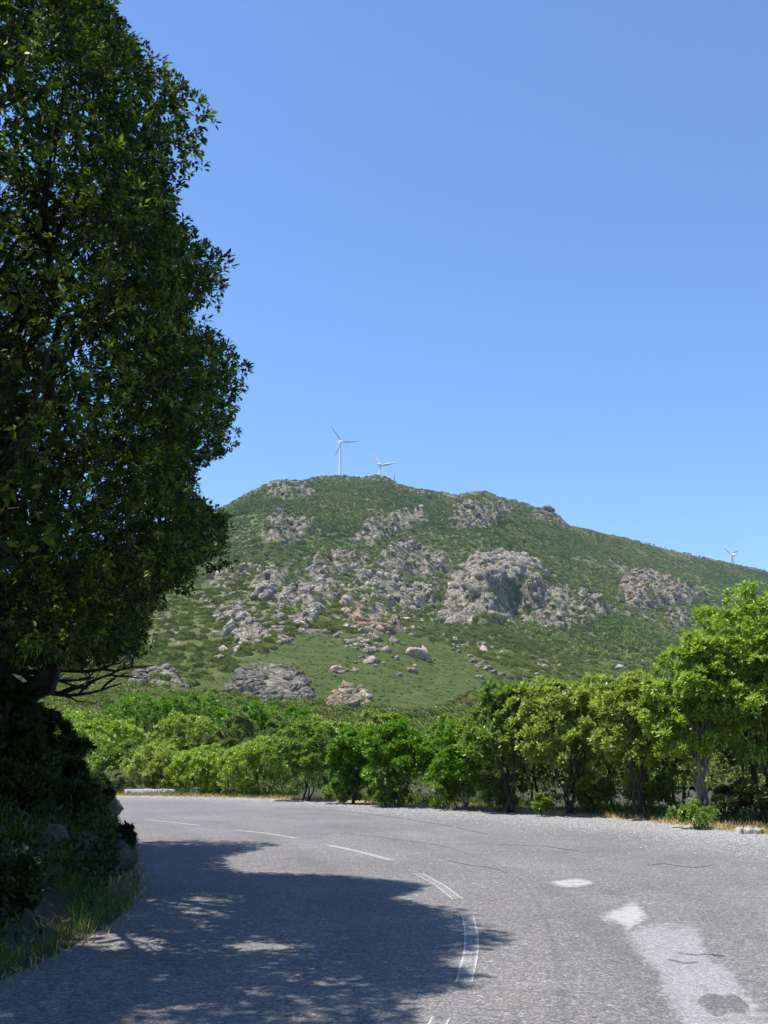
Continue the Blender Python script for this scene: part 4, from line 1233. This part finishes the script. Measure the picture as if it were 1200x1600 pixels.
row_shrub('round greyish olive bush peeping over the vivid green shrubs', 592, 1099, 44, 42.0, M_leaf_olive, 10, 0.1, 3, 1100, None, 18, 0, 0.085)
row_shrub('pale green loose bush peeping over the vivid green flat-topped shrub', 690, 1106, 50, 40.0, M_leaf_mid, 11, 0.1, 3, 1100, None, 18, 0, 0.085)
row_shrub('mid-green tall bush at the left end of the roadside row', 478, 1126, 66, 38.5, M_leaf_mid, 12, 0.04, 4, 2100, None, 28)
slope_bush('pale yellow-green bush on the verge just left of the tall roadside bush', 402, 1154, 64, 42.0, M_leaf_yellow, 13, 1700, 0.075, 28)
slope_bush('yellow-green mound to the right of the long stone block', 326, 1168, 66, 44.5, M_leaf_yellow, 14, 1700, 0.075, 28)
slope_bush('large yellow-green mound directly behind the long stone block', 248, 1164, 58, 45.5, M_leaf_olive, 15, 1600, 0.075, 26)
slope_bush('silvery grey-green round bush at the left end of the long stone block', 176, 1206, 32, 44.5, M_leaf_grey, 16, 900, 0.065, 16)
slope_bush('green bush behind the silvery round bush', 186, 1158, 56, 50.0, M_leaf_mid, 17, 1400)
slope_bush('dense green bush half hidden by the shaded bank at the left', 110, 1108, 66, 60.0, M_leaf_yellow, 18, 1300, 0.1)
slope_bush('broad bush behind the green bush above the silvery one', 195, 1118, 60, 64.0, M_leaf_yellow, 19, 1300, 0.1)
slope_bush('olive bush above the yellow-green mound right of the stone block', 290, 1112, 58, 62.0, M_leaf_olive, 20, 1300, 0.1)
slope_bush('dark bluish-green bush, left of a dark pair above the verge bushes', 370, 1110, 50, 60.0, M_leaf_dusk, 21, 1200, 0.1)
slope_bush('dark bluish-green bush, right of a dark pair above the verge bushes', 432, 1106, 46, 58.0, M_leaf_dusk, 22, 1200, 0.1)
slope_bush('small olive bush behind the tall bush at the left end of the row', 515, 1108, 42, 56.0, M_leaf_olive, 23, 1000, 0.1)
slope_bush('vivid green flat bush under the grey slab at the far left', 215, 1078, 66, 92.0, M_leaf_bright, 24, 1000, 0.14)
slope_bush('vivid green bush farther up the slope, left of the dark rock mound', 300, 1083, 60, 92.0, M_leaf_bright, 25, 1000, 0.14)
slope_bush('vivid green bush directly below the dark rock mound', 395, 1090, 56, 86.0, M_leaf_bright, 26, 1000, 0.14)
slope_bush('small dark dome-shaped bush against the left foot of the dark rock mound', 331, 1070, 25, 110.0, M_leaf_mid, 27, 600, 0.15)
slope_bush('vivid green bush peeping above the bluish-green pair', 466, 1098, 44, 80.0, M_leaf_bright, 28, 900, 0.13)
# low growth at the feet of the roadside trees
LG = 'low bushes at the feet of the roadside trees'
plant('low_bush', 'small round green bush at the verge in front of the forked trunks', 'bush', LG, 846, 1240, 18, 28.6, M_leaf_mid, 40, 0.0, 1, 0.05, 420, 10, None, None, 1, 9)
plant('low_bush', 'low green bush at the verge below the bleached branches', 'bush', LG, 610, 1222, 36, 34.0, M_leaf_mid, 41, 0.0, 1, 0.06, 700, 10, None, None, 1, 14)
plant('low_bush', 'low green bush at the verge under the narrow green shrub', 'bush', LG, 535, 1218, 34, 36.0, M_leaf_mid, 42, 0.0, 1, 0.06, 700, 10, None, None, 1, 14)
plant('low_bush', 'low leafy bush in the shade under the broad olive tree', 'bush', LG, 920, 1205, 40, 29.5, M_leaf_mid, 43, 0.0, 1, 0.07, 700, 10, None, None, 1, 14)
plant('low_bush', 'low leafy bush in the shade under the twiggy tree', 'bush', LG, 1010, 1205, 44, 28.0, M_leaf_mid, 44, 0.0, 1, 0.07, 700, 10, None, None, 1, 14)
plant('low_bush', 'grass-green leafy clump at the verge beside the flat white stone', 'bush', LG, 1085, 1277, 38, 24.0, M_leaf_mid, 45, 0.0, 0, 0.045, 420, 10, None, None, 1, 12)
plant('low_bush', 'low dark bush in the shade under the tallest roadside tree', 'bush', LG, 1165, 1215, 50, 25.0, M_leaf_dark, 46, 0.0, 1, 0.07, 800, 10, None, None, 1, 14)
plant('low_bush', 'low dark bush in the shade under the vivid flat-topped shrub', 'bush', LG, 710, 1205, 42, 32.5, M_leaf_mid, 47, 0.0, 1, 0.07, 700, 10, None, None, 1, 14)
plant('low_bush', 'low leafy bush under the forked dark trunks', 'bush', LG, 780, 1205, 42, 31.0, M_leaf_mid, 48, 0.0, 1, 0.07, 700, 10, None, None, 1, 14)
# the thicket behind the row: a dim wall of leaves that reads as one mass
r = np.random.default_rng(51)
n = 9000
fi = r.uniform(20, 108, n); ii = fi.astype(int)
oc = o_c[ii] + (o_c[ii + 1] - o_c[ii]) * (fi - ii)[:, None] + n_out[ii] * (2.6 + np.abs(r.normal(0, 3.5, n)))[:, None]
x_, y_ = oc[:, 0], oc[:, 1]
z_ = r.random(n) ** 0.9 * np.interp(x_, [-20, -6, 0, 4, 8, 14, 26], [0.6, 1.0, 1.5, 1.8, 2.2, 2.6, 3.0]) * (0.7 + 0.4 * vnoise(x_ / 1.5, y_ / 1.5, 6))
tp = np.stack([x_, y_, z_], -1)
V, F, t_ = rosettes(tp, unit(rdir(n, r) + np.array([0, -0.3, 0.6])), 6, 0.13, 0.07, 1.0, r)
link('thicket', mesh('thicket', V, F, M_leaf_dusk, False, {'tint': t_}), kind='stuff', label='dense shady thicket behind the roadside trees', cat='thicket')
# taller scrub on the lower slope, between the bushes and the hill
r = np.random.default_rng(52)
N = 5200
a_ = r.uniform(-0.42, 0.44, N); Y_ = np.sqrt(r.uniform(56 ** 2, 230 ** 2, N))
pts = np.stack([a_ * Y_, Y_, zh(a_, Y_)], -1)
scl = r.uniform(0.6, 1.3, N) * np.interp(Y_, [56, 100, 230], [0.9, 1.1, 1.5])
pts[:, 2] -= 0.1
for k in range(2):
    scatter('slope_scrub', pts[k::2], r.uniform(0, 6.28, len(pts[k::2])), scl[k::2], src_fine[k], 'scrub covering the lower slope behind the bushes')

# two unseen evergreens added on the bank to deepen the shade at left
for k, (x_, y_, h_, rx_) in enumerate(((-7.7, 7.0, 10.5, 3.4), (-7.6, 0.5, 10.0, 4.2))):
    zb_ = bank_z(x_, y_)
    ppx, ppy, dd_ = project(np.array([x_, y_, zb_ + h_]))
    e_ = (zb_ + h_ - EYE) / y_
    px_x = 600 + 1600 * (x_ / y_) * (CT - (800 - float(ppy)) / 1600 * ST)
    plant('evergreen_tree', ['evergreen tree next to the huge one, outside the picture on the left', 'evergreen tree beside the camera, outside the picture on the left'][k], 'tree', None,
          float(ppx), float(ppy), rx_ * 1600 / float(y_ * CT + (zb_ + h_ - EYE) * ST), y_, M_leaf_big, 90 + k, 0.25, 2, 0.15, 3600, 7, None, zb_ - 0.1, 1.0, 34)

# ------------------------------------------------------------------ growth on the left bank
SG = 'shaded shrubs on the left bank'
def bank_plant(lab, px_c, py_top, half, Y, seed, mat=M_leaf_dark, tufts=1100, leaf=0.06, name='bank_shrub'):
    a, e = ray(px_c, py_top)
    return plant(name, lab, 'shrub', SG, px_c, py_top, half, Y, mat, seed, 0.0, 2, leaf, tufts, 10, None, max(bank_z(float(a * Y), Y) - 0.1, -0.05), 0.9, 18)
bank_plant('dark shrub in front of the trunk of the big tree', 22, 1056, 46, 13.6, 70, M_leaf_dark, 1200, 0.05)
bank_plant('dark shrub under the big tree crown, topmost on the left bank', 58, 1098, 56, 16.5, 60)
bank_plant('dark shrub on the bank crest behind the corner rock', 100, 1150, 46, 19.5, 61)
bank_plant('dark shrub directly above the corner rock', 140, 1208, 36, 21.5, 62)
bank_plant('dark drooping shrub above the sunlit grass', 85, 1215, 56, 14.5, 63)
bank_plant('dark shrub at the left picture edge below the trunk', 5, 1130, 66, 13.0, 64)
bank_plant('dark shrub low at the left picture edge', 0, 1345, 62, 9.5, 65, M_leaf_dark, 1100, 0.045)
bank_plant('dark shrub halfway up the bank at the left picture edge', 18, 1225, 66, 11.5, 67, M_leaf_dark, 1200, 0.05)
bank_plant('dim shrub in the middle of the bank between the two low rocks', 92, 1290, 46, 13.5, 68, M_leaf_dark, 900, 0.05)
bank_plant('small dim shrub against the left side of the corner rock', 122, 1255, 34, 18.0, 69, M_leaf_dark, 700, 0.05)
bank_plant('small upright green plant at the road edge beside the shaded rock', 198, 1280, 15, 17.5, 66, M_leaf_dark, 420, 0.05, 'upright_plant')
r = np.random.default_rng(71)
def bank_blades(n, lo, hi, ylo, yhi, hmin, hmax, lean):
    vis = np.where((ib[:, 1] > 4.0) & (ib[:, 1] < 29) & (ib[:, 0] > -16))[0]
    fi = r.uniform(vis.min(), vis.max(), n); ii = fi.astype(int); fr = (fi - ii)[:, None]
    oc = ib[ii] * (1 - fr) + ib[ii + 1] * fr
    dd = r.uniform(lo, hi, n)
    q = oc + nb[ii] * dd[:, None]
    k = (q[:, 1] > ylo) & (q[:, 1] < yhi)
    q, dd, ii = q[k], dd[k], ii[k]
    j = np.clip(np.searchsorted(pd, dd), 0, nb_ - 1)
    z = bank_pts[ii, j, 2]
    q3 = np.concatenate([q, z[:, None] - 0.02], 1)
    return q3
q = bank_blades(60000, 0.0, 2.6, 4.5, 26, 0, 0, 0)
q = q[vnoise(q[:, 0] * 0.9, q[:, 1] * 0.9, 23) > 0.34]
V, F, t_ = blades(q, r.uniform(0.07, 0.30, len(q)), r.uniform(0.005, 0.012, len(q)), 0.55, r)
link('bank_grass', mesh('bank_grass', V, F, M_grass, False, {'tint': t_}), kind='stuff', label='green grass growing over the left bank down to the road', cat='grass')
q = bank_blades(2600, -0.15, 0.4, 4.5, 22, 0, 0, 0)
V, F, t_ = blades(q, r.uniform(0.04, 0.14, len(q)), r.uniform(0.008, 0.018, len(q)), 0.7, r)
link('bank_dry_grass', mesh('bank_dry_grass', V, F, M_drygrass, False, {'tint': t_}), kind='stuff', label='short dry grass fringe at the foot of the left bank', cat='dry grass')
# creeping leaves over the bank face
q = bank_blades(24000, 0.3, 6.0, 4.5, 28, 0, 0, 0)
q = q[vnoise(q[:, 0] * 1.3 + 7, q[:, 1] * 1.3, 33) > 0.25]
q[:, 2] += r.uniform(0, 0.25, len(q))
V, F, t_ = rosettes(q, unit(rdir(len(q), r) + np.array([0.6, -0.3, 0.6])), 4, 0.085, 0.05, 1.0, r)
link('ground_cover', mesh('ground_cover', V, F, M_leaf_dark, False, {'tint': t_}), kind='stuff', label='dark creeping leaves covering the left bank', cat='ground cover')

# ------------------------------------------------------------------ haze
if True:
    hv = np.array([[x, y, z] for z in (-1.5, 560) for (x, y) in ((-3100, -450), (3100, -450), (3100, 3150), (-3100, 3150))], float)
    hf_ = np.array([[0, 3, 2, 1], [4, 5, 6, 7], [0, 1, 5, 4], [1, 2, 6, 5], [2, 3, 7, 6], [3, 0, 4, 7]])
    m = bpy.data.materials.new('haze'); m.use_nodes = True
    nt = m.node_tree; nt.nodes.clear()
    out = nt.nodes.new('ShaderNodeOutputMaterial'); pv = nt.nodes.new('ShaderNodeVolumePrincipled')
    pv.inputs['Color'].default_value = (0.62, 0.80, 1.0, 1); pv.inputs['Density'].default_value = 0.000065
    pv.inputs['Anisotropy'].default_value = 0.2
    nt.links.new(pv.outputs[0], out.inputs['Volume'])
    link('haze', mesh('haze', hv, hf_, m), kind='stuff', label='thin blue air haze between the road and the hill', cat='haze')
